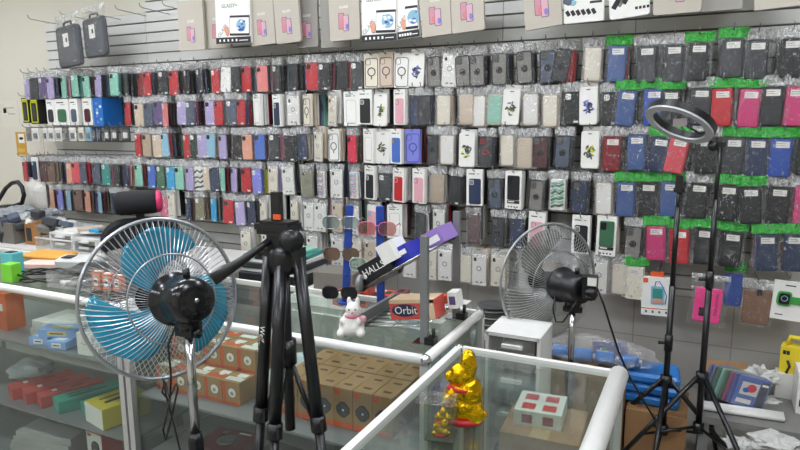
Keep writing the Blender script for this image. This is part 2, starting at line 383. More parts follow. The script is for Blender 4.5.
        obj('camera_cutout', cached(('frcam', col), lambda: MB().slab(.024, .026, .0016, .006, .0005, cm('lightblue' if col not in ('mint', 'green') else 'beige'), (-.016, -.0118, -.055), n=3).mesh('camera_cutout')), root)
    elif kind == 'print':   # patterned case in blister
        obj('case', cached(('prcase', col), lambda: MB().slab(.076, .158, .012, .01, .003, cm('white'), (0, 0, -.115)).mesh('case')), root)
        def sw():
            b = MB(); rr = random.Random(seed+5)
            for k in range(8):
                z = -.052-.017*k; b.tube([(-.032, -.005, z-.008), (-.012, -.005, z+.012*rr.uniform(-.3, 1)), (.01, -.005, z-.01*rr.uniform(-.3, 1)), (.032, -.005, z+.01)], .0065, cm(col if k % 2 else {'green': 'mint', 'lavender': 'tan', 'pink': 'lightblue', 'black': 'white'}.get(col, 'white')), 5)
            return b.mesh('swirl_print')
        obj('swirl_print', cached(('swirl', col), sw), root)
        obj('bag', cached(('cbag', sd), lambda: bag_mb(.1, .006, -.199, 20+sd, film=BLIS).mesh('bag')), root)
BEHCLS = {'bag': 'bag', 'flip': 'flip', 'gflip': 'flip', 'ring': 'bag', 'clear': 'bag', 'wbox': 'card', 'mag': 'card', 'box': 'card', 'flower': 'card', 'rug': 'card', 'frame': 'card', 'print': 'bag'}
def behind_mb(cls, col, sd, mb=None, M=None):
    t = MB()
    if cls == 'card': box_mb(.088, .188, .013, cm(col), mb=t)
    elif cls == 'flip': case_mb('flip', col, t); bag_mb(.118, .006, -.202, 40+sd, mb=t, half=.013)
    else: case_mb('bag', col, t); bag_mb(.096, .005, -.198, 50+sd, mb=t)
    if mb is None: return t
    for k, m in enumerate(t.mats):
        pass
    o = len(mb.v); mb.v += [tuple(M @ Vector(p)) for p in t.v]
    for f, mi, s in zip(t.f, t.m, t.sm): mb.f.append(tuple(i+o for i in f)); mb.m.append(mb.mi(t.mats[mi])); mb.sm.append(s)
    return mb
KN = {'bag': ('bagged_phone_case', 'silicone phone case in clear bag', 'phone case'), 'flip': ('flip_phone_case', 'flip phone case in clear bag', 'flip case'),
 'gflip': ('flip_phone_case', 'flip phone case in green-topped bag', 'flip case'), 'ring': ('ring_phone_case', 'armour phone case with finger ring', 'phone case'),
 'clear': ('clear_phone_case', 'clear phone case in blister bag', 'phone case'), 'mag': ('magnetic_phone_case', 'magnetic ring phone case on card', 'phone case'),
 'box': ('boxed_phone_case', 'phone case in white window box', 'boxed case'), 'wbox': ('carded_phone_case', 'carded phone case in clear bag', 'phone case'),
 'flower': ('floral_phone_case', 'floral phone case on white card', 'phone case'), 'rug': ('rugged_case_box', 'rugged phone case in white box', 'boxed case'),
 'frame': ('framed_phone_case', 'phone case on white blister card', 'phone case'), 'print': ('patterned_phone_case', 'patterned phone case in blister bag', 'phone case')}
CN = dict(darkred='dark red', hotpink='hot pink', lightblue='light blue', darkgreen='dark green', denim='denim blue', royal='royal blue', sky='sky blue')
def cname(c): return CN.get(c, c)
UNITS = 'zeroth first second third fourth fifth sixth seventh eighth ninth tenth eleventh twelfth thirteenth fourteenth fifteenth sixteenth seventeenth eighteenth nineteenth'.split()
def ordn(n):
    if n < 20: return UNITS[n]
    t = {2: 'twent', 3: 'thirt', 4: 'fort', 5: 'fift', 6: 'sixt', 7: 'sevent'}[n//10]
    return t+'ieth' if n % 10 == 0 else t+'y-'+UNITS[n % 10]
ROWS = {}
ROWS['top'] = (1.76, '''24-31 bag lavender black mint teal purple|33-37 bag charcoal mint teal slate|42-45 bag purple slate black|48-54 bag lavender slate charcoal black|60-68 bag mint pink black|71-78 bag mint teal brown|82-89 bag mint maroon brown charcoal|94-102 bag lavender charcoal slate brown teal|112-118 bag mint teal
121-132 bag black charcoal|136-145 bag darkred|144-152 bag red slate charcoal|161-165 bag black maroon|170-178 bag red black brown|181-192 bag black charcoal|194-205 bag charcoal slate black|210-220 bag red black|225-230 bag white black
231-241 bag black|241-251 bag red black|257-266 bag salmon black|271-283 bag black charcoal|287-299 bag black black charcoal|308-317 bag red|319-330 bag black maroon rose|337-349 bag black red|352-363 bag charcoal black
366-379 mag cream cream|380-394 mag lavender cream|396-410 mag white cream cream|411-424 flower blue white|427-440 ring grey grey charcoal|447-455 wbox white grey|456-468 ring grey charcoal|470-483 ring grey black charcoal|493-507 ring grey charcoal|516-530 ring grey grey charcoal|540-554 ring slate charcoal|560-572 ring charcoal red red|586-600 clear cream cream
609-628 gflip denim black red|637-657 flip charcoal black|664-684 flip charcoal black|692-705 gflip black black|722-742 gflip charcoal black|746-768 flip charcoal black|781-801 flip black charcoal''')
ROWS['second'] = (1.555, '''123-132 bag red charcoal black|136-142 bag beige slate|145-152 bag slate charcoal navy|156-160 bag purple|160-170 bag salmon maroon black brown|180-185 bag lavender|186-194 bag slate magenta maroon|208-213 bag lavender purple|214-223 bag red grey slate|228-236 bag slate purple black|236-246 bag red purple
250-266 box white white white|269-287 box navy white white|290-298 wbox white grey beige|300-315 mag cream beige white|326-340 wbox cream white white|346-358 box white white|359-373 box black white|374-388 flower green white|391-410 box pink white|411-420 bag navy black|420-427 bag charcoal navy|438-450 clear cream tan beige|461-470 clear beige tan|472-487 clear white beige|491-501 clear mint white|505-520 flower olive white|523-537 clear white grey|542-558 clear cream beige white|567-576 bag black charcoal|577-599 flower blue white|605-616 bag black charcoal
620-637 gflip denim black|645-661 gflip royal charcoal|664-677 gflip black charcoal|692-710 flip charcoal black|713-730 gflip red black|740-761 gflip fuchsia black|763-781 flip black charcoal|788-806 flip fuchsia red''')
ROWS['third'] = (1.345, '''134-143 bag red brown tan|144-150 bag tan brown charcoal|155-160 bag beige|160-168 bag lightblue red slate|181-191 bag red slate darkgreen|192-197 bag darkgreen charcoal|199-206 bag lavender|207-216 bag lightblue|217-227 bag lavender black brown|235-242 bag black|243-252 bag peach brown|256-265 bag blue maroon black|270-279 bag charcoal rose magenta|285-295 bag black darkgreen|296-307 bag navy beige white
312-326 wbox cream beige white|327-341 mag white beige white|345-359 bag crimson grey|362-378 box white white white|379-388 flower olive white|389-406 box blue white|406-420 mag periwinkle white|426-440 ring charcoal slate navy|442-453 clear white beige grey|460-475 flower green white|480-494 ring charcoal slate|499-515 clear cream white|519-530 clear beige grey|533-548 ring maroon charcoal slate|555-573 ring slate charcoal|580-600 flower yellow white white
604-621 flip darkred red|627-645 flip denim black|653-671 gflip navy denim|673-690 gflip coral red|700-712 flip black charcoal|725-743 gflip charcoal black|748-767 gflip navy denim|770-793 gflip royal denim|800-815 gflip black charcoal''')
ROWS['fourth'] = (1.13, '''21-28 bag red|31-39 frame navy|42-46 bag maroon brown slate|49-54 bag brown tan navy|56-65 bag black slate grey|68-73 bag peach|74-79 bag coral|80-87 bag slate red|93-99 bag slate black grey|104-109 bag teal rose maroon|113-121 bag black charcoal|122-131 bag navy pink beige
135-143 bag mint darkred|148-156 bag blue black|157-165 bag green brown|167-175 bag sky|176-184 bag mint beige tan|186-195 bag lavender|196-203 print black beige|204-211 bag beige tan brown|212-216 bag navy|216-227 bag mint darkred|229-241 bag lavender|241-250 bag red black|252-262 bag periwinkle blue yellow|268-279 wbox cream lavender grey|283-292 wbox white charcoal grey white|302-312 wbox olive charcoal white|313-330 print lavender white|332-343 wbox white charcoal slate
346-361 print pink white|363-379 box black white|379-391 bag charcoal slate|391-408 box red white white|410-430 box pink white white|432-443 clear tan brown white|448-464 bag black charcoal|467-483 box navy white|486-503 ring slate charcoal navy|504-525 rug black white|530-545 ring grey charcoal|549-567 print green white|571-590 ring navy charcoal slate|594-612 clear white beige
618-634 gflip denim black|638-658 gflip black charcoal|663-677 gflip denim black|690-708 flip black charcoal|718-738 gflip black fuchsia|741-757 gflip black darkred|768-790 flip black charcoal|796-815 flip fuchsia darkred''')
ROWS['fifth'] = (.922, '''48-56 bag peach maroon|57-64 bag periwinkle|65-73 bag lightblue brown charcoal|76-81 bag brown maroon|83-91 bag peach brown|94-104 bag lightblue maroon brown|112-118 bag navy|120-127 bag red maroon|160-168 bag rose|168-177 wbox cream white black|183-194 bag navy brown beige|196-204 bag olive brown grey|208-219 bag sky grey brown|226-233 bag red navy|235-244 bag lavender|245-256 bag navy charcoal
257-271 wbox cream white white|272-284 wbox grey white|288-302 wbox cream white grey|303-314 wbox white grey white|316-326 wbox white grey|332-344 wbox beige brown white|347-362 wbox white grey|364-381 frame pink white|389-402 box white white white|414-428 bag charcoal white|432-446 wbox white grey|464-482 wbox maroon grey white|490-507 ring charcoal grey|509-525 bag navy black|526-549 box pink white|570-592 box black white|596-618 rug green white|625-643 ring grey charcoal
645-665 gflip fuchsia red|669-688 gflip red fuchsia|696-713 gflip black charcoal|722-743 gflip black charcoal|754-776 gflip navy denim red|783-803 gflip navy darkred''')
hookmesh = MB(); hookmesh.box((0, .002, 0), (.03, .012, .03), GREYM)
hookmesh.tube([(0, 0, .0), (0, -.12, .004), (0, -.245, .010), (0, -.262, .018)], .0028, GREYM, 6); hookmesh.tube([(0, -.262, .018), (0, -.268, .036)], .0028, GREYM, 6)
HOOKM = hookmesh.mesh('hook')
FY = -.222
rest = MB(); REST = []; cands = []; hookn = 0
for rname, (zb, spec) in ROWS.items():
    ents = [e.split() for e in spec.replace('\n', '|').split('|')]
    for i, e in enumerate(ents):
        ua, ub = map(float, e[0].split('-')); kind, col, beh = e[1], e[2], e[3:]
        uc = (ua+ub)/2; jy = R.uniform(-.006, .006)
        p = ony(uc, 120, FY)
        for _ in range(3): q_ = Vector((p.x, FY, zb+.1))-CP; p = ony(uc, 225-F*q_.dot(upv)/q_.dot(fwd), FY)
        x = p.x; Z = depth((x, FY, zb+.1)); al = math.atan2(-x, CD+FY)
        cw = {'flip': .084, 'gflip': .084, 'box': .09, 'rug': .094, 'mag': .088, 'flower': .088, 'frame': .09}.get(kind, .076)
        need = (ub-ua)*Z/F/cw/math.cos(max(-1.2, min(1.2, yaw-al)))**0
        # apparent width of a package swivelled by phi about its hook, seen from the camera
        phi = abs(al) - math.acos(max(.2, min(1, need*1.0))) if need < 1 else abs(al)*.8
        phi = max(-.12, min(phi, .42)); yw = -phi if x < 0 else phi
        # slatwall packages hang straight; the swivel turns them a little towards the aisle
        yw = -yw*.0 + (-phi if al > 0 else phi)
        tilt = R.gauss(0, .03) + {('top', 609): .06, ('top', 560): .12, ('second', 620): .07, ('second', 788): .09, ('third', 653): .09, ('third', 673): .14, ('fourth', 690): .06, ('fourth', 768): .05}.get((rname, int(ua)), 0)
        if kind == 'box' or kind == 'rug': tilt *= .4
        zh = zb+.204+R.uniform(-.007, .006); dz = {'box': -.012, 'rug': -.01, 'mag': -.02, 'flower': -.008, 'frame': -.006}.get(kind, 0)
        nm, phrase, cat = KN[kind]
        lab = '%s %s' % (cname(col), phrase)
        cands.append(dict(row=rname, i=i, n=len(ents), x=x, z=zh+dz, y=FY+jy, yaw=-yw if False else (-phi if x < 0 else phi), tilt=tilt, kind=kind, col=col, beh=beh, Z=Z, nm=nm, lab=lab, cat=cat))
# labels by neighbours, by place only where that is not enough
def nb(c):
    r = [d for d in cands if d['row'] == c['row']]; k = c['i']
    l = cname(r[k-1]['col']) if k else None; g = cname(r[k+1]['col']) if k+1 < len(r) else None
    if l and g: return 'between %s and %s, %s row' % (l, g, c['row'])
    return 'at the %s end of the %s row' % ('right' if l else 'left', c['row'])
from collections import Counter
cnt = Counter(c['lab']+', '+nb(c) for c in cands)
order = sorted(cands, key=lambda c: c['Z'])
NKIND = Counter()
HUMP = {}
for c in cands:
    l = c['lab']+', '+nb(c)
    if cnt[l] > 1 or len(l.split()) > 16: l = '%s, %s package from the left, %s row' % (c['lab'], ordn(c['i']+1), c['row'])
    c['label'] = l
    t = thing(c['nm'], l, c['cat'], (c['x'], c['y'], c['z']), (0, c['tilt'], c['yaw']), 'phone cases on the %s row' % c['row'])
    build_front(c['kind'], c['col'], t, int(c['x']*1000) % 97 + c['i'])
    NKIND[c['nm']] += 1
    h = obj('slatwall_hook', HOOKM, None, (c['x']+.0*c['yaw'], 0, c['z']-.006)); hookn += 1
    tag(h, 'grey metal hook holding the %s package from the left, %s row' % (ordn(c['i']+1), c['row']), 'hook', 'slatwall hooks')
BN = {'bag': ('bagged_phone_case', 'bagged phone case'), 'flip': ('flip_phone_case', 'flip phone case'), 'card': ('carded_phone_case', 'carded phone case')}
for c in order:
    cls = BEHCLS[c['kind']]; beh = list(c['beh']); k_ = len(beh)
    far = c['Z'] > 3.4
    pool = (OUT if k_ == 0 else OUT+['black']*10) if far else (['white', 'cream', 'black', 'charcoal', 'black'] if cls == 'card' else ['black', 'charcoal', 'slate', 'black', 'navy'])  # extra black and charcoal stock puts the shade between rows into case colours
    while len(beh) < (5 if far else 4): beh.append(R.choice(pool))
    step = .030 if far else .034
    for k, bc in enumerate(beh):
        cl = cls if not (cls == 'bag' and bc == 'white' and not far) else 'card'
        if c['kind'] in ('ring', 'clear', 'print') and k == 0 and cls == 'bag': cl = 'bag'
        nm, ph = BN[cl]
        M = Matrix.Translation((c['x']+R.uniform(-.006, .006), c['y']+step*(k+1)*R.uniform(.85, 1.05), c['z']+R.uniform(-.006, .004))) @ Matrix.Rotation(c['yaw']*R.uniform(.4, 1.0), 4, 'Z') @ Matrix.Rotation(c['tilt']*.5+R.gauss(0, .03), 4, 'Y')
        if k < 2 and NKIND[nm] < 290:
            NKIND[nm] += 1; sd = R.randrange(3)
            o = obj(nm, cached((cl, bc, sd, 'beh'), lambda: behind_mb(cl, bc, sd).mesh(nm))); o.matrix_world = M
            tag(o, '%s %s %s behind the %s front package, %s row' % (cname(bc), ph, ['directly', 'second'][k], ordn(c['i']+1), c['row']), BN[cl][1].replace('bagged ', '').replace('carded ', ''), 'phone cases behind the %s row' % c['row'])
        elif c['y']+step*(k+1) < -.03:
            REST.append((cl, bc, M))
for cl, bc, M in REST: behind_mb(cl, bc, R.randrange(3), rest, M)
print('KINDS', dict(NKIND), 'rest', len(REST))
o = obj('phone_case_backstock', rest); tag(o, 'many bagged phone cases hanging deep behind the front ones on hooks', 'phone cases', kind='stuff')
# ------------------------------------------------------------------ bottom row and odd packages
def pkg(kind, col, u, vb, label, y=FY, tilt=0, yaw_=0, beh=(), drop=.204):
    p = ony(u, vb, y); nm, ph, cat = KN[kind]
    t = thing(nm, label, cat, (p.x, y, p.z+drop), (0, tilt, yaw_), 'phone cases on the bottom row')
    build_front(kind, col, t, int(u)); h = obj('slatwall_hook', HOOKM, None, (p.x, 0, p.z+drop-.006))
    tag(h, 'grey metal hook holding the '+' '.join(label.split()[:9]), 'hook', 'slatwall hooks')
    for k, bc in enumerate(beh):
        cl = BEHCLS[kind]; o = obj(BN[cl][0], cached((cl, bc, 0, 'beh'), lambda: behind_mb(cl, bc, 0).mesh(BN[cl][0])), None, (p.x+.004, y+.034*(k+1), p.z+drop-.004), (0, tilt/2, yaw_))
        tag(o, '%s case %s behind the %s' % (cname(bc), ['directly', 'second', 'third'][k], ' '.join(label.split()[:9])), 'phone case', 'phone cases behind the bottom row')
for a in (('wbox', 'cream', 247, 259, 'cream carded phone case half behind the tripod handle, bottom row', ('white', 'cream')),
          ('wbox', 'white', 268, 261, 'white carded phone case behind the tripod head, bottom row', ('white',)),
          ('wbox', 'cream', 299, 264, 'cream carded phone case right of the tripod head, bottom row', ('grey', 'white')),
          ('wbox', 'white', 313, 265, 'white carded phone case at front of a thick clear stack, bottom row', ('white', 'white', 'white')),
          ('wbox', 'white', 338, 268, 'white carded phone case behind the clear sunglasses, bottom row', ('white',)),
          ('wbox', 'cream', 356, 269, 'cream carded phone case between the two blue strips, bottom row', ('beige',)),
          ('wbox', 'beige', 371, 271, 'beige carded phone case left of the right blue strip, bottom row', ('white',)),
          ('wbox', 'white', 410, 279, 'white carded phone case behind the upper candy tray, bottom row', ('beige',)),
          ('wbox', 'cream', 430, 281, 'cream carded phone case behind the near grey post, bottom row', ()),
          ('wbox', 'white', 445, 282, 'white carded phone case left of the far grey post, bottom row', ('white',)),
          ('clear', 'cream', 465, 284, 'cream blister phone case left of white one, bottom row', ()),
          ('wbox', 'white', 479, 287, 'white carded phone case left of the clear fan, bottom row', ('beige',)),
          ('wbox', 'cream', 498, 288, 'cream carded phone case touching the clear fan rim, bottom row', ('cream',)),
          ('clear', 'white', 525, 290, 'white blister phone case behind left half of the clear fan, bottom row', ()),
          ('clear', 'beige', 548, 292, 'beige blister phone case behind the clear fan motor, bottom row', ()),
          ('wbox', 'white', 598, 295, 'white carded phone case right of the clear fan, bottom row', ('white',)),
          ('clear', 'cream', 619, 296, 'cream blister phone case left of the blue pouch box, bottom row', ('white',)),
          ('gflip', 'cream', 634, 300, 'cream flip phone case in green-topped bag near the blue pouch box', ())):
    pkg(a[0], a[1], a[2], a[3], a[4], beh=a[5])
# four single goods lower right
def hook_at(p, lab, z):
    tag(obj('slatwall_hook', HOOKM, None, (p.x, 0, z)), lab, 'hook', 'slatwall hooks')
p = ony(656, 315, FY); t = thing('waterproof_pouch_box', 'white hanging box picturing a blue waterproof phone pouch, orange top', 'boxed pouch', (p.x, FY, p.z), (0, -.03, 0))
b = MB(); b.box((0, 0, .095), (.135, .02, .19), WHITE); b.box((0, 0, .2), (.06, .004, .03), ORANGE); obj('carton', b, t)
b = MB(); b.slab(.06, .09, .002, .006, .0005, cm('lightblue'), (.005, -.0115, .1)); b.slab(.045, .066, .002, .004, .0005, cm('teal'), (.005, -.0128, .102)); b.slab(.045, .02, .002, .004, .0005, cm('peach'), (.005, -.0135, .075)); obj('pouch_picture', b, t)
b = MB(); b.tube([(-.008, -.012, .145), (-.004, -.012, .168), (.012, -.012, .17), (.03, -.012, .14), (.045, -.012, .1), (.04, -.012, .06)], .0022, cm('blue'), 5); obj('cord_picture', b, t)
b = MB(); b.box((-.05, -.0105, .172), (.022, .001, .022), ORANGE); b.box((0, -.0105, .034), (.135, .001, .004), ORANGE)
for k in range(4): b.box((-.045+.03*k, -.0105, .018), (.009, .001, .011), cm('green'))
obj('printed_marks', b, t); hook_at(p, 'grey metal hook holding the blue pouch box', p.z+.21)
p = ony(705, 323, FY); t = thing('pink_phone_pouch', 'bright pink strap phone pouch with black window in a clear bag', 'phone pouch', (p.x, FY, p.z), (0, .05, 0))
PK = mat('neon_pink', '#f0408f', .5); b = MB(); b.slab(.115, .165, .012, .008, .003, PK, (0, 0, .088))
for k in range(5): b.box((-.018, -.0075, .105+.011*k), (.07, .003, .006), PK)
b.box((.036, -.0078, .1), (.012, .002, .11), cm('fuchsia')); obj('pouch', b, t); obj('window', MB().slab(.036, .042, .003, .002, .0005, BLACKP, (-.015, -.0075, .055)), t)
obj('bag', bag_mb(.165, .235, -.01, 77, half=.014), t); hook_at(p, 'grey metal hook holding the bright pink pouch', p.z+.225)
p = ony(754, 325, FY); t = thing('brown_phone_sleeve', 'brown leather-look phone sleeve in clear bag, left of green watch box', 'phone sleeve', (p.x, FY, p.z), (0, .03, 0))
obj('sleeve', MB().slab(.112, .155, .014, .008, .003, mat('brown_leather', '#7b5a48', .5, bump=.2), (0, 0, .085)), t); obj('closure', MB().slab(.022, .03, .004, .004, .001, INK, (.005, -.0085, .155)), t)
obj('bag', bag_mb(.135, .215, -.006, 78, half=.016), t); hook_at(p, 'grey metal hook holding the brown phone sleeve', p.z+.205)
p = ony(785, 321, FY); t = thing('watch_strap_box', 'white hanging box showing a smartwatch with a green strap', 'watch box', (p.x, FY, p.z), (0, .05, 0))
b = MB(); b.box((0, 0, .095), (.125, .02, .175), WHITE); b.box((0, -.0105, .165), (.04, .001, .005), INK); b.box((-.03, -.0105, .03), (.03, .001, .004), INK); obj('carton', b, t)
gs = mat('strap_green', '#3c9a45', .5); obj('strap', MB().slab(.11, .034, .006, .006, .002, gs, (.008, -.012, .1)), t)
obj('watch', MB().slab(.056, .066, .008, .014, .002, gs, (-.018, -.014, .105)).slab(.042, .05, .004, .01, .001, BLACKG, (-.018, -.019, .105)).ring(.012, .0016, cm('lightblue'), (-.018, -.0213, .107), 16, 4), t)
hook_at(p, 'grey metal hook holding the green watch box', p.z+.19)
p = ony(732, 309, FY+.03); t = thing('blue_phone_case', 'deep blue narrow phone case hanging between pink pouch and brown sleeve', 'phone case', (p.x, FY+.05, p.z+.204))
obj('case', case_mb('bag', 'royal'), t); obj('bag', bag_mb(.098, .014, -.204, 3, header=GREENF), t); hook_at(p, 'grey metal hook holding the deep blue narrow case', p.z+.198)
# left section of the second row: boxes on hooks
def hang_box(name, label, cat, u0, u1, vb, h, d, m, deco, y=FY, group=None, yawv=.0):
    a, bq = ony(u0, vb, y), ony(u1, vb, y); w_ = bq.x-a.x; t = thing(name, label, cat, ((a.x+bq.x)/2, y, (a.z+bq.z)/2), (0, 0, yawv), group)
    obj('carton', MB().box((0, d/2, h/2), (w_, d, h), m), t); deco(t, w_, h)
    hook_at(Vector((t.location.x, 0, 0)), 'grey metal hook holding the '+' '.join(label.split()[:8]), t.location.z+h+.004); return t
YB = mat('yellow_black_card', '#222220', .5); YEL = mat('yellow_print', '#cfd02f', .5)
def deco_y(t, w, h):
    b = MB(); frame_ring(b, w*.8, h*.78, .004, 0, YEL, (0, -.002, h*.46), .008); b.box((0, -.001, h*.92), (w*.8, .002, h*.07), YEL); obj('yellow_print', b, t); obj('product', MB().slab(w*.4, h*.6, .006, .012, .002, cm('charcoal'), (0, -.002, h*.45)), t)
hang_box('yellow_black_box', 'black and yellow accessory box at the left end of second row', 'accessory box', 23.5, 30, 123, .19, .06, YB, deco_y, group='black and yellow boxes')
hang_box('yellow_black_box', 'black and yellow accessory box with deep black side, second from left', 'accessory box', 32, 39.5, 124, .19, .13, YB, deco_y, group='black and yellow boxes')
def deco_w(c):
    def f(t, w, h):
        obj('product', MB().slab(w*.6, h*.5, .008, min(.02, w*.2), .002, cm(c), (0, -.003, h*.36)), t); obj('heading_print', MB().box((-w*.1, -.001, h*.86), (w*.5, .001, .007), INK).box((w*.1, -.001, h*.78), (w*.3, .001, .004), GREYM), t)
    return f
for u0_, u1_, c, lab in ((48, 56, 'charcoal', 'white accessory box with grey product, beside the black and yellow boxes'), (56.5, 70, 'green', 'wide white accessory box showing a green product'), (71, 79, 'slate', 'white accessory box with grey product right of the green one'), (84, 93, 'maroon', 'white accessory box with maroon product beside the blue cartons')):
    hang_box('white_accessory_box', lab, 'accessory box', u0_, u1_, 125, .19, .07, WHITE, deco_w(c), group='white accessory boxes')
BC = mat('blue_carton', '#1a69b8', .4)
def deco_b(t, w, h):
    b = MB()
    for k in range(7): b.blob((R.uniform(-.3, .3)*w, -.001, h*(.15+.11*k)), (.014, .0012, .011), cm(R.choice(['lightblue', 'white', 'periwinkle'])), 8)
    obj('printed_pattern', b, t)
hang_box('blue_accessory_box', 'deep bright blue carton hanging at the left of second row', 'accessory box', 94.5, 104, 126.5, .2, .17, BC, deco_b)
# small accessory cards under them
for i, (a, bq, c) in enumerate(((27, 32, 'grey'), (33, 40, 'white'), (44, 48, 'white'), (49, 55, 'white'), (56, 63, 'white'), (65, 69, 'grey'), (70, 77, 'white'), (79, 85, 'cream'), (86, 92, 'lightblue'), (93, 97, 'navy'), (98, 102, 'navy'), (105, 111, 'black'), (112, 119, 'black'), (122, 131, 'black'))):
    pa, pb = ony(a, 140.3, FY), ony(bq, 140.3, FY); w_ = pb.x-pa.x
    t = thing('accessory_card', '%s small accessory card, %s from left in the short row under the boxes' % (cname(c), ordn(i+1)), 'accessory pack', ((pa.x+pb.x)/2, FY, pa.z), (0, 0, 0), 'small accessory cards')
    obj('card', MB().box((0, 0, .045), (w_*.92, .004, .1), cm(c) if c != 'black' else cm('charcoal')), t)
    obj('product', MB().slab(w_*.45, .04, .01, .006, .002, cm('slate' if c != 'black' else 'white'), (0, -.006, .035)), t)
    obj('blister', MB().slab(w_*.8, .07, .02, .008, .004, BLIS, (0, -.006, .04)), t)
    hook_at(Vector((t.location.x, 0, 0)), 'grey metal hook holding the %s small accessory card from the left' % ordn(i+1), pa.z+.09)
# empty double hooks under the short row
for i, u in enumerate((48, 56, 66, 74, 82, 90, 104, 112)):
    p = ony(u, 156, -.2); hook_at(p, 'empty grey metal hook, %s from left above the fourth row' % ordn(i+1), p.z)
# notices on the beige wall
def notice(name, label, u0_, v0_, u1_, v1_, m, deco=None):
    a, bq = ony(u0_, v0_, .016), ony(u1_, v1_, .016); w_, h_ = bq.x-a.x, a.z-bq.z
    t = thing(name, label, 'notice', ((a.x+bq.x)/2, .0185, (a.z+bq.z)/2)); obj('sheet', MB().box((0, 0, 0), (w_, .003, h_), m), t)
    if deco: deco(t, w_, h_)
OCH = mat('ochre_card', '#c99a3c', .6)
def dn(t, w, h):
    obj('picture', MB().box((.01, -.002, h*.22), (w*.6, .001, h*.4), WHITE).blob((.01, -.003, h*.22), (.03, .001, .012), INK, 8), t); obj('print', MB().box((0, -.002, -h*.3), (w*.7, .001, .03), mat('amber_print', '#d8b05a')), t)
notice('ochre_notice', 'ochre notice card with small black picture on the beige wall', 15, 132, 27, 155, OCH, dn)
notice('paper_notice', 'large pale paper notice taped above the ochre card', 0, 101, 20, 127, mat('paper', '#d9d4c6', .7), lambda t, w, h: obj('print', MB().box((0, -.002, .05), (w*.5, .001, .006), GREYM).box((.02, -.002, .0), (w*.4, .001, .006), GREYM), t))
notice('paper_notice', 'small white paper sheet right of the ochre card', 26.5, 139, 44.5, 155, mat('paper', '#d9d4c6', .7))
notice('light_switch', 'small white wall switch beside the paper notice', 3, 108.5, 6.5, 113, WHITEP)
# ------------------------------------------------------------------ tablet glass cartons along the top
BOXB = mat('beige_carton', '#b9b1a4', .5, var=.02); BOXG = mat('grey_carton', '#97938c', .5, var=.02)
def phones_pic(t, w, h, z0):
    b = MB()
    for k, (x, z) in enumerate(((-.018, .012), (.012, 0))):
        b.slab(.036, .085, .0012, .005, .0003, cm('slate'), (x, -.0105-.0013*k, z0+z), n=3); b.slab(.031, .08, .0008, .004, .0002, mat('pink_screen' if k == 0 else 'pale_pink_screen', '#c78795' if k == 0 else '#d0a3b2', .5), (x, -.0113-.0013*k, z0+z), n=3)
        b.blob((x+.006, -.0118-.0013*k, z0+z-.018), (.009, .0003, .016), cm('periwinkle' if k else 'salmon'), 8)
    obj('phone_picture', b, t)
ICO = mat('icon_white', '#f0efe9', .5)
def glass_pic(t, w, h):
    b = MB(); b.box((0, -.0105, .018), (w, .0012, .036), INK)
    for k in range(5): b.box((-w*.38+k*w*.12, -.0112, .018), (.011, .0008, .013), ICO)
    b.box((w*.3, -.0112, .016), (w*.24, .0008, .004), ICO); obj('black_band', b, t); obj('black_heading', MB().box((0, -.0105, h-.02), (w, .0012, .04), INK), t)
    b = MB(); M = Matrix.Translation((w*.2, -.012, .1)) @ Matrix.Rotation(.03, 4, 'Y'); b.slab(w*.56, .115, .003, .004, .0005, INK, (0, 0, 0), M); b.slab(w*.54, .09, .002, .003, .0004, ICO, (0, -.001, 0), M)
    b.blob((.012, -.0022, 0), (.036, .0003, .036), cm('lightblue'), 14, M)
    for k in range(12): b.blob((.012+R.uniform(-.024, .024), -.0025-.0001*k, R.uniform(-.026, .026)), (.011, .0002, .007), cm(R.choice(['blue', 'lightblue', 'royal', 'white'])), 8, M)
    obj('tablet_picture', b, t)
    b = MB(); b.blob((-w*.16, -.011, .07), (.016, .0008, .03), cm('peach'), 8); b.blob((-w*.22, -.0112, .085), (.008, .0006, .022), cm('peach'), 8); obj('hand_picture', b, t)
    text('glass_lettering', 'GLASS', .034, GREYM, t, (-w*.3, -.0108, .075), (PI/2, -.8, 0))
    text('title_lettering', 'GLASSY+', .03, cm('green'), t, (-w*.08, -.0108, h-.085), (PI/2, 0, 0))
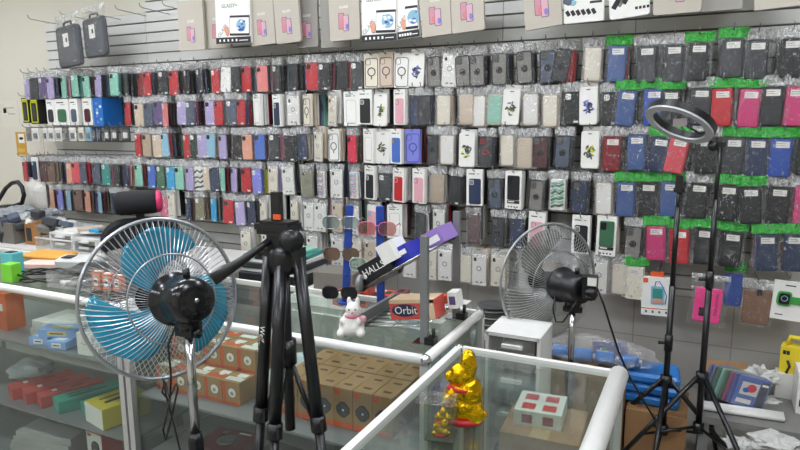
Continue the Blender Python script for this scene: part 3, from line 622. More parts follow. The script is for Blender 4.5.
def topbox(u0_, u1_, vb, style, label, y=-.3, h=.3, tilt=0, yv=0, d=.02, rr=.004):
    a, bq = ony(u0_, vb, y), ony(u1_, vb, y); w_ = max(.12, bq.x-a.x)
    t = thing('screen_protector_carton', label, 'screen protector box', ((a.x+bq.x)/2, y, a.z*.5+bq.z*.5-.01*(u0_ < 0)), (0, tilt, yv), 'screen protector cartons along the top')
    m = {'beige': BOXB, 'grey': BOXG}.get(style, WHITE)
    obj('carton', MB().slab(w_, h, d, rr, .001, m, (0, 0, h/2), n=3), t)
    if style in ('beige', 'grey'):
        phones_pic(t, w_, h, .09); text('title_lettering', 'GLASS', .02, ICO, t, (0, -.0108, .175))
    elif style == 'glass': glass_pic(t, w_, h)
    elif style == 'cards':
        b = MB()
        for k in range(6): M = Matrix.Translation((-w_*.4+k*w_*.13, -.011, .045)) @ Matrix.Rotation(-.5, 4, 'Y'); b.slab(.016, .026, .0015, .002, .0003, INK, (0, 0, 0), M, n=2)
        b.box((w_*.2, -.0108, .14), (w_*.5, .001, .014), cm('charcoal')); b.box((w_*.3, -.0108, .085), (w_*.3, .001, .01), INK); obj('icon_print', b, t)
        b = MB(); [b.blob((-w_*.35+R.uniform(-.02, .02), -.011-.0001*k, .115+R.uniform(-.03, .03)), (.016, .0005, .013), cm(R.choice(['blue', 'slate', 'lightblue'])), 8) for k in range(7)]; obj('blue_picture', b, t)
    else:
        b = MB()
        for k in range(3): M = Matrix.Translation((-w_*.28+k*.022, -.011, .075+.008*k)) @ Matrix.Rotation(.6, 4, 'Y'); b.slab(.022, .07, .0015, .003, .0003, INK if k != 1 else cm('grey'), (0, 0, 0), M, n=2)
        for k in range(4): b.box((w_*.18+k*.016, -.0108, .035), (.011, .001, .012), INK)
        obj('icon_print', b, t); text('title_lettering', 'Glass Pro', .016, cm('green'), t, (w_*.15, -.0108, .105))
    tag(obj('slatwall_hook', HOOKM, None, (t.location.x+math.sin(tilt)*h, -.03, t.location.z+h-.012)), 'grey metal hook holding the '+' '.join(label.split()[:11]), 'hook', 'slatwall hooks')
TB = [(181, 206, 50.5, 'beige', 'beige carton with pink phones, leftmost of the hanging screen protector boxes', 0, -.29),
 (206, 232, 48.5, 'beige', 'beige carton half hidden behind the leftmost black-banded white carton', 0, -.26),
 (217.5, 252, 43.5, 'glass', 'white carton with black bands and tablet picture, farthest left of its kind', .02, -.32),
 (252.5, 277, 45, 'beige', 'beige carton with pink phones directly right of leftmost black-banded carton', -.05, -.3),
 (277.5, 302, 43, 'beige', 'beige carton with pink phones, second right of leftmost black-banded carton', -.05, -.31),
 (298, 319, 47.5, 'grey', 'greyish carton set back behind the fourth and fifth beige boxes', 0, -.25),
 (331, 361, 40.5, 'beige', 'beige carton with pink phones left of the middle black-banded carton', -.02, -.31),
 (322, 351, 47.5, 'grey', 'greyish carton set back just behind a beige one, above white gaps', 0, -.25),
 (363, 397.5, 41.5, 'glass', 'white carton with black bands and tablet picture, middle one of three', 0, -.31),
 (398.5, 420.5, 38, 'glass', 'narrow-turned white carton with black bands, rightmost of three', -.07, -.3),
 (423, 452.5, 36, 'beige', 'beige carton with pink phones right of the black-banded pair', -.07, -.31),
 (453, 485.5, 32, 'beige', 'beige carton with pink phones before the wide gap in the row', -.07, -.31),
 (526, 563, 28, 'beige', 'beige carton with pink phones after the wide gap in the row', -.11, -.31),
 (564.5, 604, 22.5, 'cards', 'white carton with a line of slanted black icons', -.03, -.31),
 (610, 650, 17.5, 'pro', 'white carton with dark phones and green writing', -.09, -.31),
 (653, 701, 14, 'beige', 'pale beige carton with pink phones left of a grey one', -.02, -.31),
 (700, 742, 11, 'grey', 'grey carton with pink phones near the upper right corner', -.01, -.27),
 (754, 800, 8.5, 'beige', 'pale beige carton cut by the upper right corner of the picture', -.05, -.31)]
for a in TB: topbox(a[0], a[1], a[2], a[3], a[4], y=a[6], tilt=a[5], rr=.012 if a[0] in (277.5, 331, 453, 610, 653) else .003)
for i, u in enumerate((28.5, 60, 90, 116, 140, 163)):
    p = ony(u, [16, 11, 10, 6, 4, 2][i], -.26); tag(obj('slatwall_hook', HOOKM, None, (p.x, 0, p.z-.03)), 'empty grey metal hook high on the slatwall, %s from left' % ordn(i+1), 'hook', 'slatwall hooks')
SLV = mat('grey_felt', '#56585c', .85, bump=.15, bscale=400)
for (ua, va, ub, vb, lab) in ((55, 27, 85, 66, 'grey laptop sleeve in clear bag, left and lower of two'), (82, 19, 110, 56, 'grey laptop sleeve in clear bag, right and higher of two')):
    a, bq = ony(ua, va, -.27), ony(ub, vb, -.27); w_, h_ = (bq.x-a.x), a.z-bq.z
    t = thing('laptop_sleeve', lab, 'laptop sleeve', ((a.x+bq.x)/2, -.27, (a.z+bq.z)/2), (0, -.05, -.15), 'laptop sleeves')
    obj('sleeve', MB().slab(w_*1.04, h_, .035, .03, .008, SLV), t); obj('zip', MB().box((0, -.012, h_*.42), (w_*.8, .014, .004), INK), t)
    obj('price_tag', MB().box((-.01, -.0195, h_*.15), (.07, .001, .09), WHITE).box((.0, -.0203, h_*.15), (.02, .0006, .028), INK), t); obj('badge', MB().box((w_*.28, -.0185, -h_*.38), (.04, .001, .01), GREYM), t)
    obj('handle', MB().tube([(-.05, 0, h_/2), (-.045, 0, h_/2+.025), (.045, 0, h_/2+.025), (.05, 0, h_/2)], .007, SLV), t)
    obj('bag', bag_mb(w_*1.16, h_*.5+.08, -h_*.53, 5, half=.03), t)
# ------------------------------------------------------------------ glass counters
def counter(name, label, x0, x1, y0, y1, zt, shelves, zfloor=.1, rail=.015, right_rail=None, posts=True, deckm=None):
    t = thing(name, label, 'display counter', ((x0+x1)/2, (y0+y1)/2, 0)); ox, oy = (x0+x1)/2, (y0+y1)/2; X0, X1, Y0, Y1 = x0-ox, x1-ox, y0-oy, y1-oy
    obj('glass_top', MB().box((0, 0, zt), (x1-x0-.01, y1-y0-.01, .008), GLASS), t)
    obj('front_glass', MB().box((0, Y0+.006, (zt+zfloor)/2), (x1-x0-.03, .005, zt-zfloor-.03), GLASSD), t)
    obj('rear_glass', MB().box((0, Y1-.006, (zt+zfloor)/2), (x1-x0-.03, .005, zt-zfloor-.03), GLASS), t)
    for s in (X0+.006, X1-.006): obj('side_glass', MB().box((s, 0, (zt+zfloor)/2), (.005, y1-y0-.03, zt-zfloor-.03), GLASS), t)
    zr = zt+.004
    obj('front_rail', MB().tube([(X0, Y0, zr), (X1, Y0, zr)], rail, RAIL, 12), t); obj('rear_rail', MB().box((0, Y1, zr), (x1-x0, .016, .018), RAIL), t)
    rr = right_rail or rail
    obj('side_rail', MB().tube([(X1, Y0, zr), (X1, Y1, zr)], rr, RAIL, 12), t); obj('side_rail', MB().box((X0, 0, zr), (.018, y1-y0, .02), RAIL), t)
    for x, y in ((X0, Y0), (X1, Y0), (X0, Y1), (X1, Y1)):
        obj('corner_joint', MB().blob((x, y, zr), (rail*1.15,)*3, CHROME, 14), t)
        obj('post', MB().box((x, y, zt/2), (.024, .024, zt-.02), mat('silver_post', '#b9b9b5', .35, .3) if posts else RAIL), t)
    for z in shelves: obj('shelf', MB().box((0, 0, z-.004), (x1-x0-.04, y1-y0-.04, .008), deckm or SHELF), t)
    obj('plinth', MB().box((0, 0, zfloor/2), (x1-x0-.03, y1-y0-.03, zfloor), mat('grey_laminate', '#8e8d89', .5)), t)
    return t
SHELF = mat('grey_shelf', '#7b7d7e', .3)
AZ = .95
counter('glass_counter', 'long glass display counter with white rails holding kraft boxes', -1.795, -.65, -1.91, -1.45, AZ, (.632, .40, .2))
counter('glass_counter', 'glass display counter at the left holding red, teal and yellow boxes', -3.3, -1.83, -1.91, -1.45, AZ, (.722, .43, .2))
counter('glass_counter', 'glass display counter at front right under the gold foil bunny', -.6, -.165, -2.9, -1.78, AZ-.004, (.5,), right_rail=.024, rail=.013, deckm=mat('grey_deck', '#8f9393', .25))
# kraft boxes in the long counter
def kraft(name, label, x, y, z, w, d, h, style, group, rz=0):
    b = MB(); b.box((0, d/2, h/2), (w, d, h), KRAFT)
    if style == 'hex':
        b.box((0, -.0004, h*.07), (w, .001, h*.13), ORANGE); b.box((-w*.3, -.0004, h*.9), (w*.3, .001, h*.13), ORANGE)
        b.slab(w*.72, w*.78, .002, w*.26, .0005, INK, (0, -.001, h*.47), n=1); b.slab(w*.6, w*.66, .002, w*.22, .0005, mat('dark_slate_print', '#3a4045', .5), (0, -.002, h*.47), n=1); b.blob((.002, -.0034, h*.47), (.004, .0008, .004), ICO, 8)
        b.slab(.03, .012, .0015, .005, .0003, mat('kraft_dark', '#5e4630', .8), (0, 0, 0), Matrix.Translation((0, d*.5, h)) @ Matrix.Rotation(-PI/2, 4, 'X'), n=3)
    else:
        b.box((0, -.0004, h*.06), (w, .001, h*.12), ORANGE); b.box((-w*.4, -.0004, h*.5), (w*.16, .001, h*.95), ORANGE); b.blob((w*.08, -.001, h*.52), (w*.22, .0012, w*.22), ICO, 12); b.blob((w*.08, -.0018, h*.5), (w*.1, .0012, w*.1), cm('tan'), 10)
        b.box((0, d*.3, h+.0004), (w*.9, d*.3, .001), ORANGE if style == 'o' else ICO); b.box((w*.1, d*.7, h+.0004), (w*.5, d*.28, .001), ICO); b.blob((w*.1, d*.5, h+.001), (w*.16, w*.16, .0008), ICO, 10)
    o = obj(name, b, None, (x, y, z), (0, 0, rz)); tag(o, label, 'box', group)
KX0 = ony(281, 413, -1.8).x; KW = .0695
for j in range(4):
    for i in range(6):
        kraft('kraft_speaker_box', 'kraft box with black round speaker picture, %s from left in %s row from glass front' % (ordn(i+1), ordn(j+1)), KX0+KW*(i+.5)+R.uniform(-.001, .001), -1.8+.0735*j, .633, KW-.002, .072, .132-.002*(j % 2), 'hex', 'kraft speaker boxes')
q = ony(240, 400, -1.82); n = 0
for lay in range(2):
    for j in range(3 if lay == 0 else 2):
        for i in range(5):
            x = q.x-.078*(i+.5); z = .633+.0845*lay; y = -1.82+.088*j + (.088 if lay else 0); n += 1
            kraft('kraft_bulb_box', 'kraft and orange box with round white picture, %s layer, %s row, %s from right' % (['lower', 'upper'][lay], ['front', 'middle', 'back'][j+lay], ordn(i+1)), x, y, z, .076, .085, .083, 'o' if (i+j) % 2 else 'w', 'kraft and orange boxes')
# white plastic wrapped pack between the two groups
def crumple(name, label, cat, c, d, m, seed, amp=.5, parent=None, seg=18, fr=9):
    o = obj(name, MB().blob((0, 0, 0), d, m, seg, None, amp, fr, seed), None, c); return tag(o, label, cat)
WRAP = mat('white_wrap', '#c6c6c2', .3, bump=.5, bscale=40)
crumple('white_wrapped_pack', 'white plastic wrapped pack between the two groups of kraft boxes', 'wrapped pack', (-1.305, -1.74, .69), (.035, .07, .054), WRAP, 3, .25)
crumple('clear_wrapped_pack', 'pale wrapped pack standing behind the tripod inside the counter', 'wrapped pack', (-1.29, -1.58, .695), (.05, .06, .06), mat('pale_film', '#c9d0d2', .25, bump=.5), 9, .25)
o = obj('blue_bag', MB().blob((0, 0, 0), (.035, .08, .075), cm('royal'), 16, None, .3, 8, 4), None, (-.71, -1.66, .705)); tag(o, 'blue bag standing at the right end of the kraft box counter', 'bag')
# things lying lower in the long counter
DR = mat('dark_red_pack', '#6e2a30', .35); DG = mat('dark_grey_pack', '#3b3d40', .3)
for (x, y, z, w_, d_, h_, rz, m, lab) in ((-1.52, -1.74, .402, .2, .17, .035, .1, DR, 'flat dark red boxed gadget lying left below the kraft and orange boxes'), (-1.28, -1.76, .402, .2, .2, .03, -.1, DG, 'flat dark grey boxed gadget lying below the gap between box groups'),
        (-.99, -1.76, .402, .22, .22, .05, .15, DR, 'flat dark red boxed gadget lying under the kraft speaker boxes'), (-.78, -1.72, .402, .16, .2, .045, 0, DG, 'flat dark grey boxed gadget at right under the kraft speaker boxes')):
    t = thing('gadget_box', lab, 'boxed gadget', (x, y, z), (0, 0, rz), 'flat gadget boxes'); obj('carton', MB().slab(w_, d_, h_, .01, .004, m, (0, 0, 0), Matrix.Translation((0, 0, h_/2)) @ Matrix.Rotation(-PI/2, 4, 'X')), t)
    obj('gadget_picture', MB().lathe([(.0, h_+.001), (.038, h_+.001), (.03, h_+.006), (.022, h_+.003), (0, h_+.004)], GREYM, 20), t); obj('printed_marks', MB().box((.04, .06, h_+.0006), (.05, .008, .001), ICO).box((-.04, .05, h_+.0006), (.02, .02, .001), cm('grey')), t)
    o = t
# white and pastel boxes on the upper shelf of the left counter
def carton(name, label, cat, p, d, m, rz=0, deco=None, group=None):
    t = thing(name, label, cat, p, (0, 0, rz), group); obj('carton', MB().slab(d[0], d[2], d[1], .002, .001, m, (0, 0, d[2]/2), n=1), t)
    if deco: deco(t, d)
    return t
def side_label(c, z=.5, w=.5):
    def f(t, d): obj('side_label', MB().box((0, -d[1]/2-.0006, d[2]*z), (d[0]*w, .001, d[2]*.55), c).box((0, -d[1]/2-.0012, d[2]*z), (d[0]*w*.7, .001, d[2]*.12), INK), t); obj('top_print', MB().box((0, 0, d[2]+.0006), (d[0]*.5, d[1]*.5, .001), c), t)
    return f
PB = mat('pale_blue_carton', '#8fb3e6', .5); PW = mat('pale_white_carton', '#dcdad2', .55); SZ = .7225
Y1 = -1.86
def atx(u, v, y, z=None): return ony(u, v, y)
carton('white_long_box', 'long white carton at bottom of the pile at far left shelf', 'box', (-2.36, -1.72, SZ), (.26, .17, .032), PW, .05, side_label(ICO))
carton('white_long_box', 'long white carton lying on top of another at far left shelf', 'box', (-2.355, -1.715, SZ+.033), (.26, .17, .03), PW, .02, side_label(ICO))
carton('pale_blue_box', 'pale blue box at left in front of the white cartons', 'box', (-2.345, -1.85, SZ), (.085, .06, .033), PB, .25, side_label(ICO), 'pale blue boxes')
carton('pale_blue_box', 'pale blue box beside the upright white box', 'box', (-2.235, -1.85, SZ), (.085, .06, .033), PB, .2, side_label(ICO), 'pale blue boxes')
carton('pale_blue_box', 'pale blue longer box laid across the other pale blue ones', 'box', (-2.275, -1.815, SZ+.034), (.16, .075, .033), PB, .35, side_label(mat('pale_gold', '#d9c98a')), 'pale blue boxes')
carton('white_upright_box', 'upright plain white box with a faint face print, beside pale blue boxes', 'box', (-2.075, -1.84, SZ), (.075, .07, .088), WHITE, .1, lambda t, d: obj('face_print', MB().tube([(-.014, -d[1]/2-.001, .05), (-.004, -d[1]/2-.001, .044), (.006, -d[1]/2-.001, .045), (.016, -d[1]/2-.001, .051)], .0012, GREYM, 4), t))
for i in range(3): carton('white_small_box', 'small white packet behind the left fan, %s of three' % ['left', 'middle', 'right'][i], 'packet', (-1.985+.055*i, -1.76+.01*i, SZ), (.05, .09, .045+.01*i), PW, .15*i, side_label(mat('green_print', '#3f8a55')), 'small white packets')
carton('purple_box', 'dull purple box behind the white long cartons', 'box', (-2.3, -1.55, SZ), (.09, .07, .08), cm('purple'), .2)
carton('green_box', 'green box behind the white long cartons', 'box', (-2.16, -1.54, SZ), (.1, .07, .08), cm('green'), -.1)
o = obj('green_cable_reel', MB().ring(.03, .009, mat('bright_green', '#2fae57', .4), (0, 0, .01), 20, 8), None, (-1.98, -1.63, SZ), (PI/2, 0, 0)); o.location.z = SZ+.009; tag(o, 'bright green coiled cable behind the left fan rim', 'cable')
o = thing('orange_box', 'tall orange box cut by the left edge of the picture', 'box', (-2.67, -1.78, SZ)); obj('carton', MB().box((0, 0, .08), (.1, .08, .16), mat('orange_card', '#e0692f', .5)), o); obj('print', MB().box((0, -.041, .1), (.06, .001, .03), ICO), o)
# middle shelf: red, teal, yellow boxes
RB = mat('red_carton', '#c04a45', .45); TC = mat('teal_carton', '#3f9c86', .45); YC = mat('yellow_carton', '#d4c53c', .45); MZ = .4305
def slantbox(name, label, u, v, w_, d_, h_, m, rz, deco, group, z=MZ, y=None):
    p = onz(u, v, z+h_*.0); return carton(name, label, 'box', (p.x, max(p.y, -1.87)+d_*.5*math.cos(rz) if y is None else y, z), (w_, d_, h_), m, rz, deco, group)
def red_deco(t, d): obj('white_lettering', MB().box((-d[0]*.1, -d[1]*.25, d[2]+.0006), (d[0]*.3, d[1]*.07, .001), ICO).box((0, d[1]*.1, d[2]+.0006), (d[0]*.25, d[1]*.2, .001), mat('dark_red_print', '#8e2e2c')), t)
def ln(c): return lambda t, d: obj('printed_lines', MB().box((d[0]*.1, 0, d[2]+.0006), (d[0]*.12, d[1]*.6, .001), c).box((-d[0]*.2, -d[1]*.1, d[2]+.0006), (d[0]*.06, d[1]*.4, .001), c), t)
SHX = -.1
bx = [(-2.475, .085, RB, 'red_box', 'long red box at the left of the slanted row on the middle shelf', red_deco), (-2.38, .085, RB, 'red_box', 'long red box second from left on the middle shelf', red_deco), (-2.285, .075, RB, 'red_box', 'long red box with pale writing beside the teal box', red_deco),
      (-2.18, .09, TC, 'teal_box', 'long teal box beside the red ones on the middle shelf', ln(mat('dark_teal', '#1f4f46'))), (-2.055, .07, TC, 'teal_box', 'short teal box half hidden by the yellow box', ln(ICO))]
for i, (x, w_, m, nm, lab, dc) in enumerate(bx):
    carton(nm, lab, 'box', (x+SHX, -1.725, MZ), (w_, .25 if i != 4 else .2, .05), m, -.38, dc, 'slanted boxes on the middle shelf')
t = carton('yellow_box', 'large yellow box with white front on the middle shelf', 'box', (-1.95+SHX, -1.765, MZ), (.14, .2, .085), YC, -.22, ln(INK), 'slanted boxes on the middle shelf'); obj('white_front', MB().box((0, -.1006, .042), (.136, .001, .08), WHITE), t)
crumple('clear_bagged_goods', 'pale clear bag of goods left of the red boxes on middle shelf', 'bagged goods', (-2.74, -1.66, MZ+.045), (.1, .09, .045), mat('pale_film', '#c9d0d2', .25, bump=.5), 12, .3)
t = carton('red_white_box', 'upright red and white box with a headset picture on the lowest shelf', 'box', (-2.13, -1.78, .2), (.1, .09, .19), RB, -.1); obj('white_front', MB().box((0, -.0456, .085), (.098, .001, .165), WHITE), t); obj('headset_picture', MB().slab(.05, .11, .006, .02, .002, cm('charcoal'), (.008, -.047, .08)).slab(.028, .06, .006, .012, .002, cm('olive'), (.008, -.049, .075)), t); obj('corner_logo', MB().box((-.03, -.0465, .155), (.024, .001, .01), cm('red')), t)
for i in range(4): carton('flat_tray_box', 'flat pale grey box lying on the lowest shelf, %s of the stack' % ['bottom', 'second', 'third', 'top'][i], 'box', (-2.45+.012*i, -1.74, .2+.031*i), (.34-.02*i, .26, .03), mat('pale_grey_card', '#a9aaa6', .5), .06*i, None, 'flat pale boxes')
# ------------------------------------------------------------------ things on the counters
TQ = mat('turquoise_card', '#5fb9bd', .5); LG = mat('lime_card', '#77c936', .5); AT = AZ+.005
t = carton('turquoise_box', 'turquoise box standing at the left edge of the counter top', 'box', (-2.62, -1.77, AT), (.07, .05, .1), TQ, .1); obj('dark_top', MB().box((0, 0, .101), (.04, .03, .004), INK), t)
carton('lime_box', 'lime green box at left edge in front of the turquoise one', 'box', (-2.53, -1.835, AT), (.06, .045, .075), LG, .1)
o = obj('yellow_envelope', MB().slab(.2, .13, .018, .01, .006, mat('mustard_envelope', '#d0983a', .6, bump=.3), (0, 0, 0), Matrix.Rotation(-PI/2, 4, 'X')), None, (-2.73, -1.52, AT+.03), (0, .05, .35)); tag(o, 'mustard yellow padded envelope lying behind the card machine', 'envelope')
o = obj('pink_paper_pad', MB().slab(.2, .11, .02, .004, .002, mat('pale_pink_paper', '#e3c0b2', .7), (0, 0, 0), Matrix.Rotation(-PI/2, 4, 'X')), None, (-2.65, -1.6, AT+.011), (0, 0, .35)); tag(o, 'pale pink paper pad lying under the mustard envelope', 'paper pad')
t = thing('card_machine', 'pale grey card payment machine lying on the counter top', 'card machine', (-2.46, -1.57, AT), (0, 0, .35))
b = MB(); M = Matrix.Translation((0, 0, .03)) @ Matrix.Rotation(-PI/2+.1, 4, 'X'); b.slab(.2, .09, .045, .02, .008, mat('pale_grey_plastic', '#c6c6c1', .45), (0, 0, 0), M); obj('body', b, t); obj('screen', MB().box((-.05, 0, .055), (.045, .05, .003), INK), t); obj('paper_roll_cover', MB().tube([(.085, -.04, .045), (.085, .04, .045)], .022, mat('pale_grey_plastic', '#c6c6c1', .45), 12), t)
t = thing('black_tablet_stand', 'black slanted device lying right of the card machine', 'device', (-2.27, -1.62, AT), (0, 0, .35)); obj('body', MB().slab(.26, .1, .02, .01, .004, BLACKP, (0, 0, .022), Matrix.Rotation(-PI/2+.12, 4, 'X') @ Matrix.Translation((0, -.025, 0))), t); obj('foot', MB().box((.09, 0, .012), (.04, .08, .022), BLACKP), t)
def loopcable(name, label, c, n, rad, seed, m=BLACKP, wire=.004, flat=.012, parent=None):
    rr = random.Random(seed); pts = [(math.cos(k*.45)*rad*(1+.25*math.sin(k*.37+seed)), math.sin(k*.45)*rad*.6*(1+.2*math.cos(k*.53)), flat*(1+math.sin(k*.7+seed))+wire) for k in range(n)]
    o = obj(name, MB().tube(pts, wire, m, 6), None, c); return tag(o, label, 'cable')
loopcable('black_cable', 'tangled black cable on the counter top by the lime box', (-2.42, -1.76, AT), 60, .12, 1)
loopcable('black_cable', 'coiled black cable beneath the card machine', (-2.3, -1.72, AT), 50, .09, 4)
t = thing('clear_tray', 'clear plastic tray with odds and ends on counter top', 'tray', (-2.2, -1.76, AT), (0, 0, .1)); b = MB(); b.box((0, 0, .003), (.22, .14, .004), BLIS)
for sx, sy, dx, dy in ((0, -.07, .22, .004), (0, .07, .22, .004), (-.11, 0, .004, .14), (.11, 0, .004, .14)): b.box((sx, sy, .03), (dx, dy, .055), BLIS)
obj('tray', b, t)
for i in range(6): o = obj('small_packet', MB().slab(.05, .035, .012, .004, .002, cm(['white', 'grey', 'charcoal', 'tan', 'white', 'slate'][i]), (0, 0, 0), Matrix.Rotation(-PI/2, 4, 'X')), None, (-2.26+.045*(i % 3), -1.79+.05*(i//3), AT+.013), (0, 0, R.uniform(-.6, .6))); tag(o, '%s small packet in the clear tray, %s row, %s' % (['white', 'grey', 'charcoal', 'tan', 'white', 'slate'][i], ['front', 'back'][i//3], ['left', 'middle', 'right'][i % 3]), 'packet', 'small packets')
OP = mat('orange_pack', '#d98f72', .5)
for i in range(3): carton('peach_pack', 'peach printed pack on counter top behind left fan, %s of three' % ['left', 'middle', 'right'][i], 'pack', (-2.085+.045*i, -1.78+.01*i, AT), (.04, .025, .075-.006*i), OP, .1, side_label(ICO), 'peach packs')
ac = thing('acrylic_stand', 'clear acrylic box standing on the counter behind the left fan', 'acrylic box', (-1.93, -1.62, AT), (0, 0, .05)); b = MB()
for sx, sy, dx, dy in ((0, -.1, .32, .003), (0, .1, .32, .003), (-.16, 0, .003, .2), (.16, 0, .003, .2)): b.box((sx, sy, .07), (dx, dy, .14), BLIS)
b.box((0, 0, .141), (.32, .2, .003), BLIS); obj('walls', b, ac); obj('contents', MB().box((-.05, 0, .03), (.1, .12, .05), cm('slate')).box((.07, .02, .025), (.08, .1, .04), cm('white')), ac)
# white plush figure
def remesh(name, mb, vox, m, loc, rot=(0, 0, 0), parent=None, smooth=2):
    me = mb.mesh(name); tmp = bpy.data.objects.new('tmp', me); COL.objects.link(tmp); md = tmp.modifiers.new('r', 'REMESH'); md.mode = 'VOXEL'; md.voxel_size = vox; md.use_smooth_shade = True
    if smooth: s = tmp.modifiers.new('s', 'SMOOTH'); s.iterations = smooth; s.factor = .5
    dg = bpy.context.evaluated_depsgraph_get(); new = bpy.data.meshes.new_from_object(tmp.evaluated_get(dg)); bpy.data.objects.remove(tmp)
    new.materials.clear(); new.materials.append(m)
    for p in new.polygons: p.use_smooth = True; p.material_index = 0
    return obj(name, new, parent, loc, rot)
p = onz(352, 336, AT); t = thing('plush_figure', 'small white plush animal figure with pink nose on counter top', 'figurine', (p.x, p.y, AT), (0, 0, .4))
b = MB(); b.blob((0, 0, .03), (.04, .035, .034), WHITE, 14); b.blob((0, 0, .05), (.03, .028, .03), WHITE, 14); b.blob((.006, -.004, .083), (.024, .024, .024), WHITE, 14)
for s in (-1, 1): b.blob((.006+s*.013, .002, .108), (.008, .007, .016), WHITE, 10); b.blob((s*.03, -.02, .016), (.014, .02, .014), WHITE, 10); b.blob((s*.026, -.018, .052), (.009, .014, .012), WHITE, 10)
remesh('body', b, .004, mat('white_plush', '#ece9e2', .9, bump=.4, bscale=300), (0, 0, 0), parent=t)
obj('eye', MB().blob((-.004, -.026, .09), (.0028,)*3, INK, 8), t); obj('eye', MB().blob((.015, -.026, .09), (.0028,)*3, INK, 8), t); obj('nose', MB().blob((.006, -.029, .081), (.004, .003, .003), cm('rose'), 8), t); obj('scarf', MB().ring(.02, .006, cm('rose'), (0, 0, 0), 18, 6, Matrix.Translation((.003, -.002, .066)) @ Matrix.Rotation(PI/2, 4, 'X')), t)
obj('held_heart', MB().blob((.036, -.02, .06), (.012, .008, .012), cm('pink'), 10), t)
# blue sunglasses strips and sunglasses
BS = mat('blue_strip', '#24459c', .4)
def strip(ub, vb, ut, vt, label):
    a = onz(ub, vb, AT); bt = ony(ut, vt, a.y); h_ = bt.z-a.z; t = thing('sunglasses_stand', label, 'sunglasses stand', (a.x, a.y, AT), (0, math.atan2(bt.x-a.x, h_), .3), 'blue sunglasses stands')
    obj('column', MB().slab(.027, h_, .014, .004, .002, BS, (0, 0, h_/2)), t); obj('foot', MB().slab(.05, .05, .006, .01, .001, BS, (0, 0, 0), Matrix.Translation((0, 0, .003)) @ Matrix.Rotation(-PI/2, 4, 'X')), t)
    for k in range(3): obj('peg', MB().tube([(0, 0, h_*(.3+.28*k)), (0, -.03, h_*(.3+.28*k)+.004)], .003, BS, 6), t)
    return a, h_
s1 = strip(345.5, 303, 349, 205, 'blue upright sunglasses stand, left of two'); s2 = strip(381, 312, 380, 206, 'blue upright sunglasses stand, right of two')
def shades(label, a, z, lens, frame, dx, rz=.3, big=1):
    t = thing('sunglasses', label, 'sunglasses', (a.x+dx, a.y-.022, z), (0, 0, rz), 'sunglasses on stands')
    for s in (-1, 1):
        obj('lens', MB().slab(.056*big, .042*big, .0022, .017*big, .0008, lens, (s*.034*big, 0, 0)), t)
    b = MB()
    for s in (-1, 1): frame_ring(b, .058*big, .044*big, .0016, 0, frame, (s*.034*big, 0, 0), .018*big)
    b.tube([(-.008, -.001, .008), (0, -.003, .011), (.008, -.001, .008)], .0018, frame, 6); obj('frame', b, t)
    for s in (-1, 1): obj('temple', MB().tube([(s*.063*big, 0, .01), (s*.066*big, .06, .01), (s*.062*big, .11, -.006)], .0018, frame, 6), t)
BRL = clearmat('brown_lens', tint='#b59a83', gloss=.12, haze=.3, hazecol='#8a6a50', rough=.05); CLL = clearmat('clear_lens', tint='#dfeeea', gloss=.12, haze=.12, rough=.05, hazecol='#a9b7bd'); DKL = mat('dark_lens', '#1b1a20', .1); CLF = mat('clear_green_frame', '#a9c7bf', .3)
shades('sunglasses with clear brown lenses on the left blue stand', s1[0], ony(344, 253, s1[0].y).z, BRL, cm('brown'), .0)
shades('sunglasses with dark lenses low on the left blue stand', s1[0], ony(340, 291, s1[0].y).z, DKL, BLACKP, -.01)
shades('sunglasses with pale green frame between the two blue stands', s2[0], ony(368, 263, s2[0].y).z, CLL, CLF, -.035)
shades('sunglasses with clear lenses high on the left blue stand', s1[0], ony(348, 222, s1[0].y).z, CLL, WIRE, .0)
shades('sunglasses with pink lenses high on the right blue stand', s2[0], ony(384, 228, s2[0].y).z, clearmat('pink_lens', tint='#efd0cc', gloss=.1, haze=.12, hazecol='#c98a86'), cm('rose'), .0)
# candy rack
P1 = onz(428, 344, AT); P2 = onz(453, 318, AT); RX = (P1.x+P2.x)/2
t = thing('candy_rack', 'grey metal candy rack with two posts clamped on the counter', 'display rack', (RX, (P1.y+P2.y)/2, AT)); oy = (P1.y+P2.y)/2
for y, vt, ut in ((P1.y, 236, 423), (P2.y, 211, 451)):
    hz = ony(ut, vt, y).z-AT; q = MB(); q.box((0, y-oy, hz/2), (.022, .016, hz), GREYM); obj('post', q, t); obj('clamp', MB().box((.02, y-oy, .012), (.03, .03, .022), BLACKP).tube([(.028, y-oy, .02), (.028, y-oy, .05)], .006, BLACKP, 8), t); obj('foot_plate', MB().box((0, y-oy, .003), (.06, .05, .006), CHROME), t)
LX = ony(373, 335, -1.69).x - RX
def tray(z_post, z_lip, lx, nm):
    tr = obj('tray', MB().box((lx, 0, z_lip+.012), (.012, .26, .05), GREYM), t)
    L0 = MB(); L0.lathe([(0, -.006), (.027, -.006), (.027, .006), (0, .006)], GREYM, 18, Matrix.Translation((lx, -.13, z_lip+.012)) @ Matrix.Rotation(PI/2, 4, 'Y')); obj('lip_cap', L0, tr); L0 = MB(); L0.lathe([(0, -.006), (.027, -.006), (.027, .006), (0, .006)], GREYM, 18, Matrix.Translation((lx, .13, z_lip+.012)) @ Matrix.Rotation(PI/2, 4, 'Y')); obj('lip_cap', L0, tr)
    wv = MB()
    for k in range(7): y = -.12+.04*k; wv.tube([(lx, y, z_lip), (0, y, z_post)], .0025, WIRE, 6)
    for s in (.02, .5, .98): wv.tube([(lx*s, -.125, z_post+(z_lip-z_post)*s), (lx*s, .125, z_post+(z_lip-z_post)*s)], .0028, WIRE, 6)
    obj('wire_base', wv, tr)
    b = MB(); b.box((lx/2, .13, (z_post+z_lip)/2+.006), (abs(lx), .006, .012), GREYM, None); 
    return tr
zl1 = .018; zp1 = .05; tray(zp1, zl1, LX, 'l')
